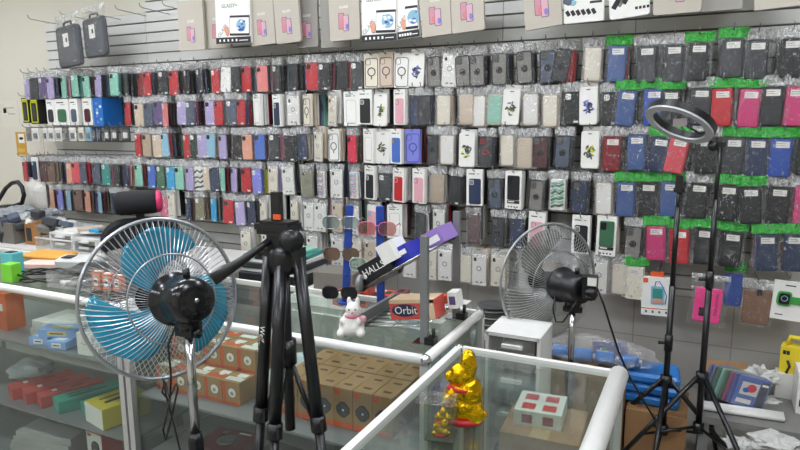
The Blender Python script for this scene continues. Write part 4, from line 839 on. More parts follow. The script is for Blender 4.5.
zl2 = ony(373, 284, -1.78).z-AT-.01; zp2 = ony(425, 241, -1.64).z-AT; tray(zp2, zl2, LX+.02, 'u')
# boxes on the trays
def on_tray(name, label, cat, fx, y, dims, zl, zp, lx, m, up=.003):
    x = lx*fx; sl = math.atan2(zp-zl, -lx); z = zp+(zl-zp)*fx
    t2 = thing(name, label, cat, (RX+x, oy+y, AT+z+up), (0, -sl, 0)); obj('carton', MB().box((0, 0, dims[2]/2), dims, m), t2); return t2
HK = mat('black_candy_card', '#17171b', .35); ORB = mat('orbit_card', '#d8584e', .45); BLUEC = mat('blue_candy_card', '#2a35a8', .4); PUR = mat('violet_candy_card', '#9a7cc4', .4)
h = on_tray('candy_box', 'black cough drop box with white HALLS lettering on the upper tray', 'candy box', .72, -.08, (.11, .09, .055), zl2, zp2, LX+.02, HK)
text('halls_lettering', 'HALLS', .03, ICO, h, (-.004, -.0457, .028), (PI/2, 0, 0)); obj('white_tag', MB().box((.056, 0, .045), (.002, .08, .05), WHITE).box((.06, -.0, .05), (.05, .094, .06), WHITE), h); obj('printed_leaf', MB().blob((-.044, -.0458, .02), (.008, .001, .008), ICO, 8), h)
b1 = on_tray('candy_box', 'blue candy box with white marks behind the black one', 'candy box', .38, -.02, (.06, .16, .05), zl2, zp2, LX+.02, BLUEC); obj('white_print', MB().box((0, -.0806, .03), (.05, .001, .014), ICO), b1)
b2 = on_tray('candy_box', 'violet and white candy bag at the top of the upper tray', 'candy box', .08, .06, (.06, .12, .05), zl2, zp2, LX+.02, PUR); obj('white_print', MB().box((.01, -.0806, .02), (.04, .001, .02), ICO).box((-.02, -.0806, .04), (.02, .001, .015), cm('fuchsia')), b2)
g = on_tray('gum_box', 'red and cream chewing gum box with Orbit lettering on the lower tray', 'gum box', .3, -.02, (.15, .08, .06), zl1, zp1, LX, ORB)
text('orbit_lettering', 'Orbit', .034, ICO, g, (-.02, -.0425, .028), (PI/2, 0, 0)); obj('blue_oval', MB().blob((-.025, -.0405, .028), (.045, .0012, .02), cm('navy'), 14), g); obj('cream_band', MB().box((0, -.0406, .055), (.15, .001, .01), mat('cream_print', '#e6c9a4')).box((.066, -.0406, .03), (.018, .001, .06), mat('cream_print', '#e6c9a4')), g); obj('lid', MB().box((0, 0, .0605), (.148, .078, .001), mat('cream_print', '#e6c9a4')), g)
g2 = on_tray('gum_packet', 'white and violet gum packet at the right end of the lower tray', 'gum packet', -.18, .02, (.03, .05, .05), zl1, zp1, LX, ICO, .02); obj('violet_print', MB().box((0, -.0256, .025), (.02, .001, .026), cm('purple')), g2)
# gold bunny
GOLD = mat('gold_foil', '#e0b016', .16, 1, var=.12, scale=40, bump=.7, bscale=45); REDR = mat('red_ribbon', '#b5141d', .4)
def bunny(label, p, S, rz, boxed=False):
    t = thing('gold_bunny', label, 'chocolate bunny', p, (0, 0, rz), 'gold foil bunnies'); b = MB()
    for c, d in (((0, 0, .22), (.26, .19, .24)), ((.06, 0, .4), (.2, .18, .24)), ((-.05, 0, .34), (.2, .17, .22)), ((-.03, 0, .64), (.17, .15, .17)), ((-.15, 0, .62), (.09, .1, .09)), ((.06, .05, .8), (.11, .07, .17)), ((.06, -.05, .8), (.11, .07, .17)), ((.07, 0, .76), (.11, .11, .18)),
              ((-.2, -.09, .28), (.08, .06, .12)), ((-.2, .09, .28), (.08, .06, .12)), ((-.18, -.1, .08), (.13, .06, .07)), ((-.18, .1, .08), (.13, .06, .07)), ((.14, -.12, .15), (.14, .06, .14)), ((.14, .12, .15), (.14, .06, .14)), ((.26, 0, .1), (.06, .07, .06))):
        b.blob([k*S for k in c], [k*S for k in d], GOLD, 14)
    remesh('body', b, .016*S, GOLD, (0, 0, 0), parent=t, smooth=3)
    obj('neck_ribbon', MB().ring(.155*S, .022*S, REDR, (0, 0, 0), 24, 6, Matrix.Translation((.0, 0, .5*S)) @ Matrix.Rotation(PI/2+.2, 4, 'X') @ Matrix.Rotation(0, 4, 'Y'), flat=1.4), t)
    obj('bow', MB().blob((-.17*S, -.03*S, .47*S), (.05*S, .06*S, .04*S), REDR, 10), t); obj('bell', MB().blob((-.18*S, -.03*S, .41*S), (.035*S,)*3, GOLD, 10), t)
    obj('red_base', MB().lathe([(0, 0), (.25*S, 0), (.262*S, .03*S), (.255*S, .075*S), (0, .075*S)], REDR, 24, Matrix.Diagonal((1.02, .74, 1, 1))), t)
    for s in (-1, 1): obj('eye', MB().blob((-.1*S, s*.105*S, .65*S), (.014*S,)*3, INK, 8), t)
    return t
pb = onz(463, 421, AT); bunny('large gold foil bunny with red ribbon on the front right counter', (pb.x, pb.y, AT), .166, .35)
ps = onz(441, 436, AT); bunny('small gold foil bunny inside a clear box beside the large one', (ps.x, ps.y, AT+.003), .062, .2)
t = thing('clear_gift_box', 'small clear plastic box around the small gold bunny', 'clear box', (ps.x, ps.y, AT), (0, 0, .2)); b = MB(); 
for sx, sy, dx, dy in ((0, -.027, .06, .0015), (0, .027, .06, .0015), (-.03, 0, .0015, .054), (.03, 0, .0015, .054)): b.box((sx, sy, .04), (dx, dy, .078), GLASS)
b.box((0, 0, .0015), (.06, .054, .002), mat('dark_base_card', '#3d3a2c')); obj('walls', b, t); obj('lid_flap', MB().box((-.01, 0, .081), (.08, .06, .002), BAG), t)
# packets lying on the front counter's deck
for (x, y, lab, m) in ((-.44, -2.33, 'white flat packet with red band lying in the front right counter', WHITE), (-.32, -2.2, 'pale flat box lying deeper in the front right counter', mat('pale_grey_card', '#a9aaa6', .5))):
    t = carton('flat_packet', lab, 'packet', (x, y, .5), (.12, .08, .02), m, .4, lambda t, d: obj('red_band', MB().box((0, 0, d[2]+.0006), (d[0]*.7, d[1]*.3, .001), cm('red')), t))
o = obj('flat_grey_case', MB().slab(.3, .26, .03, .02, .006, mat('pale_grey_card', '#a9aaa6', .5), (0, 0, 0), Matrix.Rotation(-PI/2, 4, 'X')), None, (-.33, -2.0, .516), (0, 0, .1)); tag(o, 'large flat pale grey case on the deck of the front right counter', 'case')
# ------------------------------------------------------------------ fans
def fan(name, label, ctr, ax, Rf, blade, hubm, pole_len, cagem, motor_m, rings=2, wires=84, wr=.00125, spin=0, group=None, blades_n=3, ped=True, back=.1):
    ax = ax.normalized(); zx = ax; xx = Vector((0, 0, 1)).cross(zx).normalized(); yx = zx.cross(xx)
    M = Matrix(((xx.x, yx.x, zx.x, 0), (xx.y, yx.y, zx.y, 0), (xx.z, yx.z, zx.z, 0), (0, 0, 0, 1)))   # local z = blowing direction
    t = thing(name, label, 'fan', (ctr.x, ctr.y, 0), group=group); T = Matrix.Translation((0, 0, ctr.z)) @ M
    cage = MB()
    cage.tube([(Rf*math.cos(2*PI*k/64), Rf*math.sin(2*PI*k/64), 0) for k in range(64)], .0052, cagem, 8, closed=True, M=T)
    fw = MB(); fw.tube([(Rf*.99*math.cos(2*PI*k/64), Rf*.99*math.sin(2*PI*k/64), .006) for k in range(64)], .003, cagem, 6, closed=True, M=T)
    for mb, sgn, dep in ((cage, -1, .075), (fw, 1, .085)):
        for k in range(wires):
            a = 2*PI*k/wires; pts = []
            for q in range(7):
                f_ = q/6; r = Rf*(.2+.8*f_); z = sgn*dep*(1-f_**2.6); aa = a+.25*(1-f_)*sgn; pts.append((r*math.cos(aa), r*math.sin(aa), z))
            mb.tube(pts, wr, cagem, 4, M=T, caps=False)
        for f_ in ((.2, .55) if rings == 2 else (.2, .45, .72)):
            r = Rf*f_; z = sgn*dep*(1-((f_-.2)/.8)**2.6); mb.tube([(r*math.cos(2*PI*k/40), r*math.sin(2*PI*k/40), z) for k in range(40)], .0022, cagem, 5, closed=True, M=T)
    obj('rear_grille', cage, t); obj('front_grille', fw, t); obj('grille_badge', MB().lathe([(0, .09), (.04, .088), (.046, .08), (0, .08)], hubm, 20, T), t)
    for bl in range(blades_n):
        vs = []; fs = []; A0 = spin+bl*2*PI/blades_n; NR, NA = 10, 8
        for i in range(NR+1):
            f_ = i/NR; r = .035+(Rf*.9-.035)*f_; lead = .15+.75*f_**1.3; span = .5+.95*math.sin(PI*min(1, f_*.62+.12))
            if f_ > .85: sh = (f_-.85)/.15; span *= 1-.45*sh*sh
            for j in range(NA+1):
                g_ = j/NA-.5; a = A0+lead+span*g_; z = .008+.045*g_*(1-.35*f_)-.004; vs.append((r*math.cos(a), r*math.sin(a), z))
        for i in range(NR):
            for j in range(NA): q = i*(NA+1)+j; fs.append((q, q+1, q+NA+2, q+NA+1))
        n0 = len(vs); vs2 = vs+[(x, y, z+.0022) for x, y, z in vs]; fs2 = [f[::-1] for f in fs]+[tuple(k+n0 for k in f) for f in fs]
        edge = [j for j in range(NA+1)]+[i*(NA+1)+NA for i in range(1, NR+1)]+[NR*(NA+1)+j for j in range(NA-1, -1, -1)]+[i*(NA+1) for i in range(NR-1, 0, -1)]
        for k in range(len(edge)): a, c = edge[k], edge[(k+1) % len(edge)]; fs2.append((a, c, c+n0, a+n0))
        obj('blade', MB().add(vs2, fs2, blade, True, T), t)
    obj('blade_hub', MB().lathe([(.0, .04), (.025, .038), (.038, .02), (.04, -.02), (0, -.02)], hubm, 20, T), t)
    # motor housing behind the grille
    mh = MB(); mh.lathe([(0, -.07), (.066, -.07), (.07, -.08), (.07, -.086), (.062, -.09), (.062, -.15), (.057, -.185), (.053, -.2), (.046, -.206), (.02, -.208), (0, -.208)], motor_m, 28, T)
    for k in range(10): a = 2*PI*k/10; mh.box((.033*math.cos(a), .033*math.sin(a), -.2075), (.012, .005, .003), BLACKP, T @ Matrix.Identity(4), 0)
    obj('motor_housing', mh, t); obj('rear_screw', MB().lathe([(0, -.212), (.006, -.211), (.006, -.207)], CHROME, 10, T), t)
    neck = T @ Vector((0, 0, -.15)); obj('oscillation_knob', MB().tube([T @ Vector((0, .055, -.17)), T @ Vector((0, .08, -.17))], .009, motor_m, 10), t)
    nz = neck.z; px, py = neck.x, neck.y
    obj('neck', MB().tube([(px, py, nz-.03), (px, py, nz-.075)], [.036, .03], motor_m, 14).box((px, py, nz-.075), (.055, .04, .035), motor_m).tube([(px-.035, py, nz-.085), (px+.035, py, nz-.085)], .012, motor_m, 10), t)
    zj = nz-.09-pole_len
    obj('pole', MB().tube([(px, py, nz-.08), (px, py, zj)], .0122, CHROME, 14), t); obj('height_collar', MB().lathe([(0, .03), (.016, .03), (.02, .01), (.02, -.03), (.016, -.1), (0, -.1)], motor_m, 16, Matrix.Translation((px, py, zj))), t)
    obj('lower_pole', MB().tube([(px, py, zj-.05), (px, py, .03)], .0135, motor_m if cagem is not WIRE else CHROME, 14), t)
    obj('base', MB().lathe([(0, 0), (.2, 0), (.2, .012), (.16, .028), (.04, .04), (.022, .07), (0, .07)], motor_m, 32, Matrix.Translation((px, py, 0))), t)
    return t, Vector((px+ctr.x, py+ctr.y, nz)), T
CYAN = clearmat('cyan_blade', tint='#4cc0d8', gloss=.08, haze=.5, rough=.12, hazecol='#40bbda', edge=.4); CLRB = clearmat('clear_blade', tint='#dadcd8', gloss=.10, haze=.22, rough=.12, hazecol='#b9bab4', edge=.5)
CAGE1 = mat('silver_cage', '#aeb1b4', .3, .8); 
c1 = ony(163, 298, -2.2); d1 = (c1-CP); a1 = Matrix.Rotation(math.radians(22), 3, 'Z') @ d1; a1.z = -math.tan(math.radians(10))*math.hypot(a1.x, a1.y)
f1, n1, T1 = fan('pedestal_fan', 'silver pedestal fan with translucent blue blades in the foreground', c1, a1, .214, CYAN, BLACKG, .3, CAGE1, BLACKG, spin=3.0, wr=.001)
c2 = ony(549, 281, -.92); d2 = c2-CP; a2 = Matrix.Rotation(math.radians(38), 3, 'Z') @ d2; a2.z = -.06*math.hypot(a2.x, a2.y)
f2, n2, T2 = fan('pedestal_fan', 'pedestal fan with clear blades and black motor beyond the counters', c2, a2, .232, CLRB, BLACKG, .24, mat('clear_cage', '#a3a5a4', .3, .5), BLACKP, rings=2, spin=.6, wires=96, wr=.0011)
# cords belong to their fans
def rel(o, pts): return [Vector(p)-o.location for p in pts]
y1 = n1.y-.03
obj('cord', MB().tube(rel(f1, [n1+Vector((-.03, 0, -.05)), ony(168, 345, y1), ony(171, 375, y1), ony(170, 400, y1), ony(166, 384, y1), ony(163, 378, y1), ony(166, 395, y1), ony(174, 425, y1), ony(180, 450, y1), ony(184, 520, y1)]), .0028, BLACKP, 6), f1)
obj('cord_bundle', MB().tube(rel(f1, [ony(170, 400, y1-.005), ony(163, 430, y1-.004), ony(166, 440, y1), ony(172, 415, y1+.004), ony(178, 388, y1), ony(176, 384, y1), ony(170, 398, y1), ony(164, 384, y1-.004), ony(162, 392, y1), ony(170, 402, y1)]), .0026, BLACKP, 6), f1)
y2 = n2.y-.06
obj('control_box', MB().box(tuple(ony(590, 287, y2)-f2.location), (.05, .05, .085), BLACKP), f2); obj('rating_label', MB().box(tuple(ony(592, 282, y2-.027)-f2.location), (.032, .002, .03), LABELM), f2); obj('timer_knob', MB().lathe([(0, .0), (.024, 0), (.022, .015), (0, .015)], BLACKG, 18, Matrix.Translation(ony(591, 294, y2-.026)-f2.location) @ Matrix.Rotation(PI/2, 4, 'X')), f2)
obj('cord', MB().tube(rel(f2, [ony(597, 288, y2), ony(604, 305, y2), ony(610, 325, y2), ony(618, 350, y2), ony(630, 378, y2+.1), ony(642, 398, y2+.2), ony(655, 420, y2+.3)]), .004, BLACKP, 6), f2)
obj('cord_loop', MB().tube(rel(f2, [ony(555, 296, y2+.02), ony(553, 310, y2), ony(556, 322, y2), ony(563, 322, y2), ony(570, 312, y2), ony(577, 300, y2)]), .0035, BLACKP, 6), f2)
# ------------------------------------------------------------------ video tripod
TY = -2.22; h0 = ony(286, 262, TY); t = thing('video_tripod', 'black video tripod with pan handle standing before the long counter', 'tripod', (h0.x, TY, 0)); o3 = t.location
def tp(u, v, y): return ony(u, v, y)-o3
BM = mat('black_anodised', '#131416', .3)
cz = h0.z
def leg(top, bot_pt, foot_dir, w):
    d = (bot_pt-top); k = (top.z-.02)/(top.z-bot_pt.z); foot = top+d*k; m1 = top+(foot-top)*.31; m2 = top+(foot-top)*.64
    l = obj('leg', MB().tube([top, m1], .015, BM, 12).tube([m1, m2], .0118, BM, 12).tube([m2, foot], .010, BM, 12), t)
    u_ = (foot-top).normalized()
    for q in (m1, m2): obj('leg_lock', MB().tube([q-u_*.018, q+u_*.018], .0188, BLACKP, 12).box(tuple(q+Vector((.014, -.006, 0))), (.014, .012, .03), BLACKP), l)
    obj('rubber_foot', MB().tube([foot, foot+u_*.015], [.013, .015], BLACKP, 10), l); return top, foot
LA = leg(tp(269, 256, TY-.01), tp(259, 450, TY-.035), 0, 0); LB = leg(tp(298, 257, TY), tp(321.5, 450, TY-.02), 0, 0); LC = leg(tp(281, 264, TY-.02), tp(274, 450, TY-.08), 0, 0)
obj('spider', MB().lathe([(0, -.035), (.03, -.035), (.036, -.02), (.036, .012), (.026, .03), (0, .03)], BLACKP, 18, Matrix.Translation(tp(284, 258, TY))).box(tuple(tp(273, 256, TY)), (.03, .03, .04), BLACKP).box(tuple(tp(297, 257, TY)), (.03, .03, .045), BLACKP), t)
cc = tp(284, 262, TY); obj('centre_column', MB().tube([cc, cc-Vector((0, 0, .42))], .0125, BM, 12), t); obj('column_crank', MB().box(tuple(tp(262, 255, TY)), (.03, .016, .02), BLACKP).tube([tp(262, 255, TY), tp(259, 250, TY)], .01, BLACKP, 8), t)
br = MB(); bz = cc-Vector((0, 0, .22))
br.tube([bz-Vector((0, 0, .03)), bz+Vector((0, 0, .03))], .022, BLACKP, 12)
for (a, b_) in (LA, LB, LC): e = a+(b_-a)*.34; br.tube([bz, e], .006, BM, 8)
obj('spreader', br, t)
obj('pan_head', MB().tube([tp(284, 256, TY), tp(284, 240, TY)], .016, BLACKP, 12).box(tuple(tp(281, 240, TY)), (.05, .045, .045), BLACKP).tube([tp(276, 238, TY), tp(293, 240, TY)], .021, BLACKP, 16), t)
obj('tilt_knob', MB().tube([tp(288, 240, TY-.03), tp(294, 241, TY-.05)], .024, BLACKP, 16), t)
obj('camera_plate', MB().box(tuple(tp(278, 226, TY)), (.095, .055, .014), BLACKP).box(tuple(tp(278, 231, TY)), (.085, .05, .012), BLACKG).box(tuple(tp(279, 222, TY)), (.08, .045, .008), BLACKP), t)
obj('pan_handle', MB().tube([tp(276, 236, TY), tp(262, 246, TY-.04), tp(243, 260, TY-.08), tp(213, 280, TY-.13)], [.009, .008, .010, .0145], BLACKP, 12), t)
ph = obj('phone_clamp', MB().box(tuple(tp(277, 208, TY)), (.022, .018, .075), BLACKG), t); obj('orange_pad', MB().box(tuple(tp(277, 217, TY-.011)), (.02, .004, .012), ORANGE), ph)
dv = (LA[1]-LA[0]).normalized(); lt = text('leg_lettering', 'Weifeng', .02, ICO, t, tuple(LA[0]+(LA[1]-LA[0])*.1+Vector((0.0, -.0142, 0))), (0, 0, 0)); lt.matrix_basis = Matrix.Translation(LA[0]+dv*.2+Vector((.001, -.0142, 0))) @ Matrix.Rotation(PI/2, 4, 'X') @ Matrix.Rotation(-PI/2-.12, 4, 'Z')
# ------------------------------------------------------------------ light stands and ring light
def light_stand(label, ub, pts_y, utop, vtop, uh, vh, knob, y, rot, r0=.012, foot_r=.42):
    a = ony(uh, vh, y); top = ony(utop, vtop, y).z; t = thing('light_stand', label, 'light stand', (a.x, y, 0), group='light stands'); H = a.z
    obj('lower_tube', MB().tube([(0, 0, H-.22), (0, 0, H+.42)], .0125, BM, 12), t); obj('middle_tube', MB().tube([(0, 0, H+.4), (0, 0, min(H+.75, top))], .0105, BM, 12), t); obj('upper_tube', MB().tube([(0, 0, min(H+.7, top-.1)), (0, 0, top)], .008, BM, 12), t)
    for z in knob: obj('collar', MB().tube([(0, 0, z-.035), (0, 0, z+.035)], .0165, BLACKP, 12).tube([(0, 0, z), (-.04, -.01, z)], .008, BLACKP, 8), t)
    obj('hub', MB().tube([(0, 0, H-.02), (0, 0, H+.025)], .024, BLACKP, 12), t); obj('slider', MB().tube([(0, 0, H-.24), (0, 0, H-.2)], .022, BLACKP, 12), t)
    for k in range(3):
        an = rot+k*2*PI/3; d = Vector((math.cos(an), math.sin(an), 0)); f_ = d*foot_r+Vector((0, 0, .012)); s = Vector((0, 0, H))+d*.02
        l = obj('leg', MB().tube([s, f_], .0105, BM, 8), t); obj('rubber_foot', MB().tube([f_, f_+(f_-s).normalized()*.03], .013, BLACKP, 8), l)
        obj('brace', MB().tube([Vector((0, 0, H-.22))+d*.02, s+(f_-s)*.52], .006, BM, 6), t)
    return t
S1 = light_stand('black light stand with a plain top, left of two', 0, 0, 678.5, 186, 666, 381, (.66,), -.62, .45)
obj('top_clamp', MB().slab(.03, .07, .03, .008, .003, BLACKP, (0, 0, ony(678.5, 184, -.62).z)).tube([(-.02, 0, ony(678.5, 190, -.62).z), (.02, 0, ony(678.5, 190, -.62).z)], .01, BLACKP, 8), S1)
S2 = light_stand('black light stand carrying the ring light, right of two', 0, 0, 715, 148, 702, 378, (.95,), -.62, 1.35)
rc = ony(680, 122.5, -.66); SN, CS = math.sin(math.radians(29)), math.cos(math.radians(29)); nup = (rgt*SN+upv*CS)*.993 + fwd*.1
RL = thing('ring_light', 'black ring light seen almost edge-on on top of right light stand', 'ring light', rc); zx = nup.normalized(); xx = (rgt*CS-upv*SN).normalized(); yx = zx.cross(xx).normalized(); xx = yx.cross(zx)
MR = Matrix(((xx.x, yx.x, zx.x, 0), (xx.y, yx.y, zx.y, 0), (xx.z, yx.z, zx.z, 0), (0, 0, 0, 1))); RR = .135
def annulus(r0_, r1_, z0, z1, m, n=48):
    pr = [(r0_, z0), (r1_, z0), (r1_, z1), (r0_, z1)]; vs = []; fs = []
    for r, z in pr: vs += [(r*math.cos(2*PI*j/n), r*math.sin(2*PI*j/n), z) for j in range(n)]
    for i in range(4):
        for j in range(n): fs.append((i*n+j, i*n+(j+1) % n, ((i+1) % 4)*n+(j+1) % n, ((i+1) % 4)*n+j))
    return MB().add(vs, fs, m, False, MR)
obj('housing', annulus(RR-.033, RR, -.006, .02, BLACKP), RL); obj('diffuser', annulus(RR-.031, RR-.002, -.014, -.006, mat('grey_diffuser', '#c0c2c4', .4)), RL)
jp = ony(713, 146, -.62)-rc; obj('joint', MB().tube([MR @ Vector((RR, 0, .008)), jp], .012, BLACKP, 10).blob(tuple(jp), (.022,)*3, BLACKP, 10).box(tuple(jp+Vector((.03, 0, .005))), (.03, .02, .02), BLACKP), RL); obj('phone_holder', MB().tube([MR @ Vector((RR-.04, 0, 0)), MR @ Vector((.02, 0, .0))], .004, BLACKP, 8).box(tuple(MR @ Vector((.0, 0, 0))), (.05, .03, .03), mat('pinkish_clip', '#9a8f90')), RL)
# ------------------------------------------------------------------ behind the counters
LAM = mat('white_laminate', '#d8d6d0', .4)
def table(name, label, x0, x1, y0, y1, z, m=LAM, legs=True, cat='table'):
    t = thing(name, label, cat, ((x0+x1)/2, (y0+y1)/2, 0)); w_, d_ = x1-x0, y1-y0; obj('tabletop', MB().box((0, 0, z-.015), (w_, d_, .03), m), t)
    for sx in (-1, 1):
        for sy in (-1, 1): obj('leg', MB().box((sx*(w_/2-.03), sy*(d_/2-.03), (z-.03)/2), (.04, .04, z-.03), GREYM), t)
    return t
table('work_bench', 'cluttered work bench along the wall at the left', -5.6, -2.35, -.85, -.3, .78)
BZ = .781
CB = mat('wood_brown', '#9a6a38', .6)
t = carton('brown_cabinet', 'brown wooden box standing on the bench at the left', 'box', (ony(31, 236, -.75).x, -.66, BZ), (.15, .16, .15), CB, .05); obj('dark_opening', MB().box((-.035, -.0806, .07), (.05, .001, .09), INK), t)
t = thing('white_basket', 'white wire basket in front of the brown box', 'basket', (-3.62, -.78, BZ)); b = MB(); b.box((0, 0, .006), (.34, .2, .006), WHITEP)
for sx, sy, dx, dy in ((0, -.1, .34, .006), (0, .1, .34, .006), (-.17, 0, .006, .2), (.17, 0, .006, .2)): b.box((sx, sy, .05), (dx, dy, .09), BLIS)
obj('basket', b, t); obj('rim', MB().tube([(-.17, -.1, .095), (.17, -.1, .095), (.17, .1, .095), (-.17, .1, .095)], .006, WHITEP, 8, closed=True), t)
for i, (u, v, sx, sy, sz, lab) in enumerate(((12, 214, .2, .12, .06, 'crumpled pale grey bag at far left of the bench'), (25, 219, .1, .1, .055, 'crumpled white bag beside the pale one at the left'), (40, 217, .09, .1, .06, 'crumpled white bag above the brown box'), (58, 226, .12, .1, .06, 'rounded white bag over the white basket'), (72, 230, .14, .1, .045, 'crumpled grey-white bag right of white basket'))):
    p = ony(u, v, -.6); crumple('crumpled_bag', lab, 'bag', (p.x, -.55-.05*(i % 2), max(p.z, BZ+sz)), (sx*.8, sy, sz*.8), [mat('grey_bag_film', '#8d9296', .35, bump=.4), WRAP][i % 2], 20+i, .7, seg=22, fr=10)['group'] = 'crumpled bags on the bench'
carton('storage_carton', 'low grey carton under the crumpled bags at the left', 'box', (-4.55, -.6, BZ), (.75, .35, .14), mat('dim_carton', '#6f6a62', .7), 0)
CLUT = [(6, 222, 'navy', .09, .05, .03), (14, 218, 'slate', .06, .05, .03), (3, 232, 'black', .1, .06, .04), (20, 226, 'charcoal', .05, .05, .03), (30, 222, 'white', .03, .03, .02), (46, 228, 'grey', .06, .05, .03), (52, 222, 'charcoal', .07, .05, .03), (60, 232, 'white', .04, .03, .02), (12, 240, 'black', .09, .06, .05), (4, 246, 'brown', .06, .05, .04), (66, 224, 'slate', .05, .04, .02), (38, 214, 'charcoal', .05, .04, .03)]
for i, (u, v, c, sx, sy, sz) in enumerate(CLUT):
    q = ony(u, v, -.72); q.z = max(q.z, BZ+sz)
    o = obj('soft_pouch', MB().slab(sx*1.6, sz*1.7, sy*1.4, min(sx, sz)*.5, .006, cm(c), (0, 0, 0), Matrix.Rotation(R.uniform(-.2, .2), 4, 'Y')), None, q, (R.uniform(-.3, .3), 0, R.uniform(-.7, .7))); tag(o, '%s soft pouch among the bench clutter at the left, %s from left' % (cname(c), ordn(sorted(k[0] for k in CLUT).index(u)+1)), 'pouch', 'soft pouches on the bench')
# big white bag hanging on the wall and black cable loop
p = ony(38, 203, -.2); t = thing('hanging_white_bag', 'white crinkled bag hanging on the wall beside peach phone cases', 'bag', (p.x, -.2, p.z)); obj('film', bag_mb(.24, .2, -.06, 91, film=mat('white_sack', '#d5d2cb', .35, bump=.6, bscale=40), header=mat('white_sack', '#d5d2cb', .35), half=.06), t)
hook_at(p, 'grey metal hook holding the white crinkled bag', p.z+.19)
y = -.35; pts = [ony(u, v, y) for u, v in ((-4, 204), (1, 196), (6, 188), (12, 183), (18, 182), (22, 187), (24, 195), (22, 203), (14, 206), (0, 207))]
o = obj('black_cable', MB().tube(pts, .016, BLACKP, 8)); tag(o, 'thick black cable arching over the bench at far left', 'cable')
y = -.5; o = obj('black_strap', MB().tube([ony(u, v, y) for u, v in ((-5, 208), (10, 206), (24, 209), (34, 211), (46, 210))], .012, BLACKP, 8)); tag(o, 'black strap lying under the thick black cable', 'strap')
# white drawer tower on the floor behind the counter
def drawers(name, label, x, y, w_, d_, H, n, rz=0, z0=0):
    t = thing(name, label, 'drawer unit', (x, y, z0), (0, 0, rz)); b = MB(); b.box((-w_/2, 0, H/2), (.012, d_, H), WHITEP); b.box((w_/2, 0, H/2), (.012, d_, H), WHITEP); b.box((0, 0, H-.006), (w_, d_, .014), WHITEP); b.box((0, 0, .01), (w_, d_, .02), WHITEP); b.box((0, d_/2, H/2), (w_, .008, H), WHITEP); obj('frame', b, t); hh = (H-.03)/n
    for k in range(n):
        dr = obj('drawer', MB().box((0, -d_/2+.004, .02+hh*(k+.5)), (w_-.03, .006, hh-.016), BLIS).box((0, 0, .02+hh*k+.012), (w_-.03, d_-.02, .004), BLIS), t)
        obj('drawer_pull', MB().box((0, -d_/2-.006, .02+hh*(k+.75)), (w_*.4, .014, .012), WHITEP), dr); obj('contents', MB().box((0, .01, .02+hh*k+.014+hh*.2), (w_*.75, d_*.7, hh*.4), [cm('grey'), cm('beige'), cm('slate'), cm('white'), cm('lightblue')][k % 5]), dr)
    return t
p = ony(88, 232, -.95); drawers('white_drawer_unit', 'white plastic drawer tower left of the black office chair', ony(78, 240, -.7).x, -.72, .2, .2, p.z-.06-BZ, 2, 0, BZ)
drawers('white_drawer_unit', 'white plastic drawer tower touching the black office chair', ony(101, 240, -.7).x, -.72, .2, .2, p.z-.08-BZ, 2, 0, BZ)
for i, (u, v, c) in enumerate(((78, 226, 'white'), (95, 228, 'white'), (90, 224, 'beige'), (104, 226, 'sky'), (112, 229, 'grey'))):
    pp = ony(u, v, -.72); o = obj('paper_stack', MB().slab(.15, .1, .016, .004, .001, cm(c), (0, 0, 0), Matrix.Rotation(-PI/2, 4, 'X')), None, (pp.x, -.72, p.z-.05+.018*(i//2)), (0, 0, .5*i)); tag(o, '%s flat packet lying on the white drawer towers, %s' % (cname(c), ['far left', 'centre', 'upper middle', 'back right', 'far right'][i]), 'packet', 'packets on the drawer towers')
# office chair
ch = ony(146, 202, -1.12); t = thing('office_chair', 'black office chair with headrest and red-pink trim behind the left fan', 'office chair', (ch.x, -1.12, 0), (0, -.03, .74)); MESHB = mat('black_mesh_fabric', '#17171a', .8, bump=.3, bscale=500); zc = ch.z
obj('headrest', MB().tube([(-.112, 0, zc), (-.105, 0, zc), (-.085, 0, zc), (.07, 0, zc), (.09, 0, zc)], [.03, .052, .06, .06, .056], MESHB, 18), t); obj('headrest_end', MB().tube([(.088, 0, zc), (.106, 0, zc), (.112, 0, zc)], [.0565, .054, .04], mat('pink_trim', '#d9386c', .5), 18), t); obj('headrest_stem', MB().box((0, .03, zc-.09), (.04, .02, .16), BLACKP), t)
obj('backrest', MB().slab(.4, .56, .06, .12, .02, MESHB, (0, .02, zc-.36), n=6), t); obj('seat', MB().slab(.5, .48, .08, .08, .02, MESHB, (0, 0, 0), Matrix.Translation((0, .27, .48)) @ Matrix.Rotation(-PI/2, 4, 'X')), t); obj('back_bar', MB().box((0, .06, .6), (.06, .03, .4), BLACKP), t)
obj('gas_column', MB().tube([(0, .2, .1), (0, .2, .45)], .028, CHROME, 12), t)
for k in range(5):
    a = 2*PI*k/5; d = Vector((math.cos(a), math.sin(a), 0)); l = obj('base_arm', MB().tube([Vector((0, .2, .11)), Vector((0, .2, .07))+d*.28], [.022, .014], BLACKP, 8), t); obj('caster', MB().tube([Vector((0, .2, .028))+d*.28+Vector((-d.y, d.x, 0))*.02, Vector((0, .2, .028))+d*.28-Vector((-d.y, d.x, 0))*.02], .028, BLACKP, 12), l)
for s in (-1, 1): obj('armrest', MB().slab(.06, .26, .03, .02, .008, BLACKP, (0, 0, 0), Matrix.Translation((s*.29, .18, .68)) @ Matrix.Rotation(-PI/2, 4, 'X')).box((s*.29, .16, .58), (.03, .05, .2), BLACKP), t)
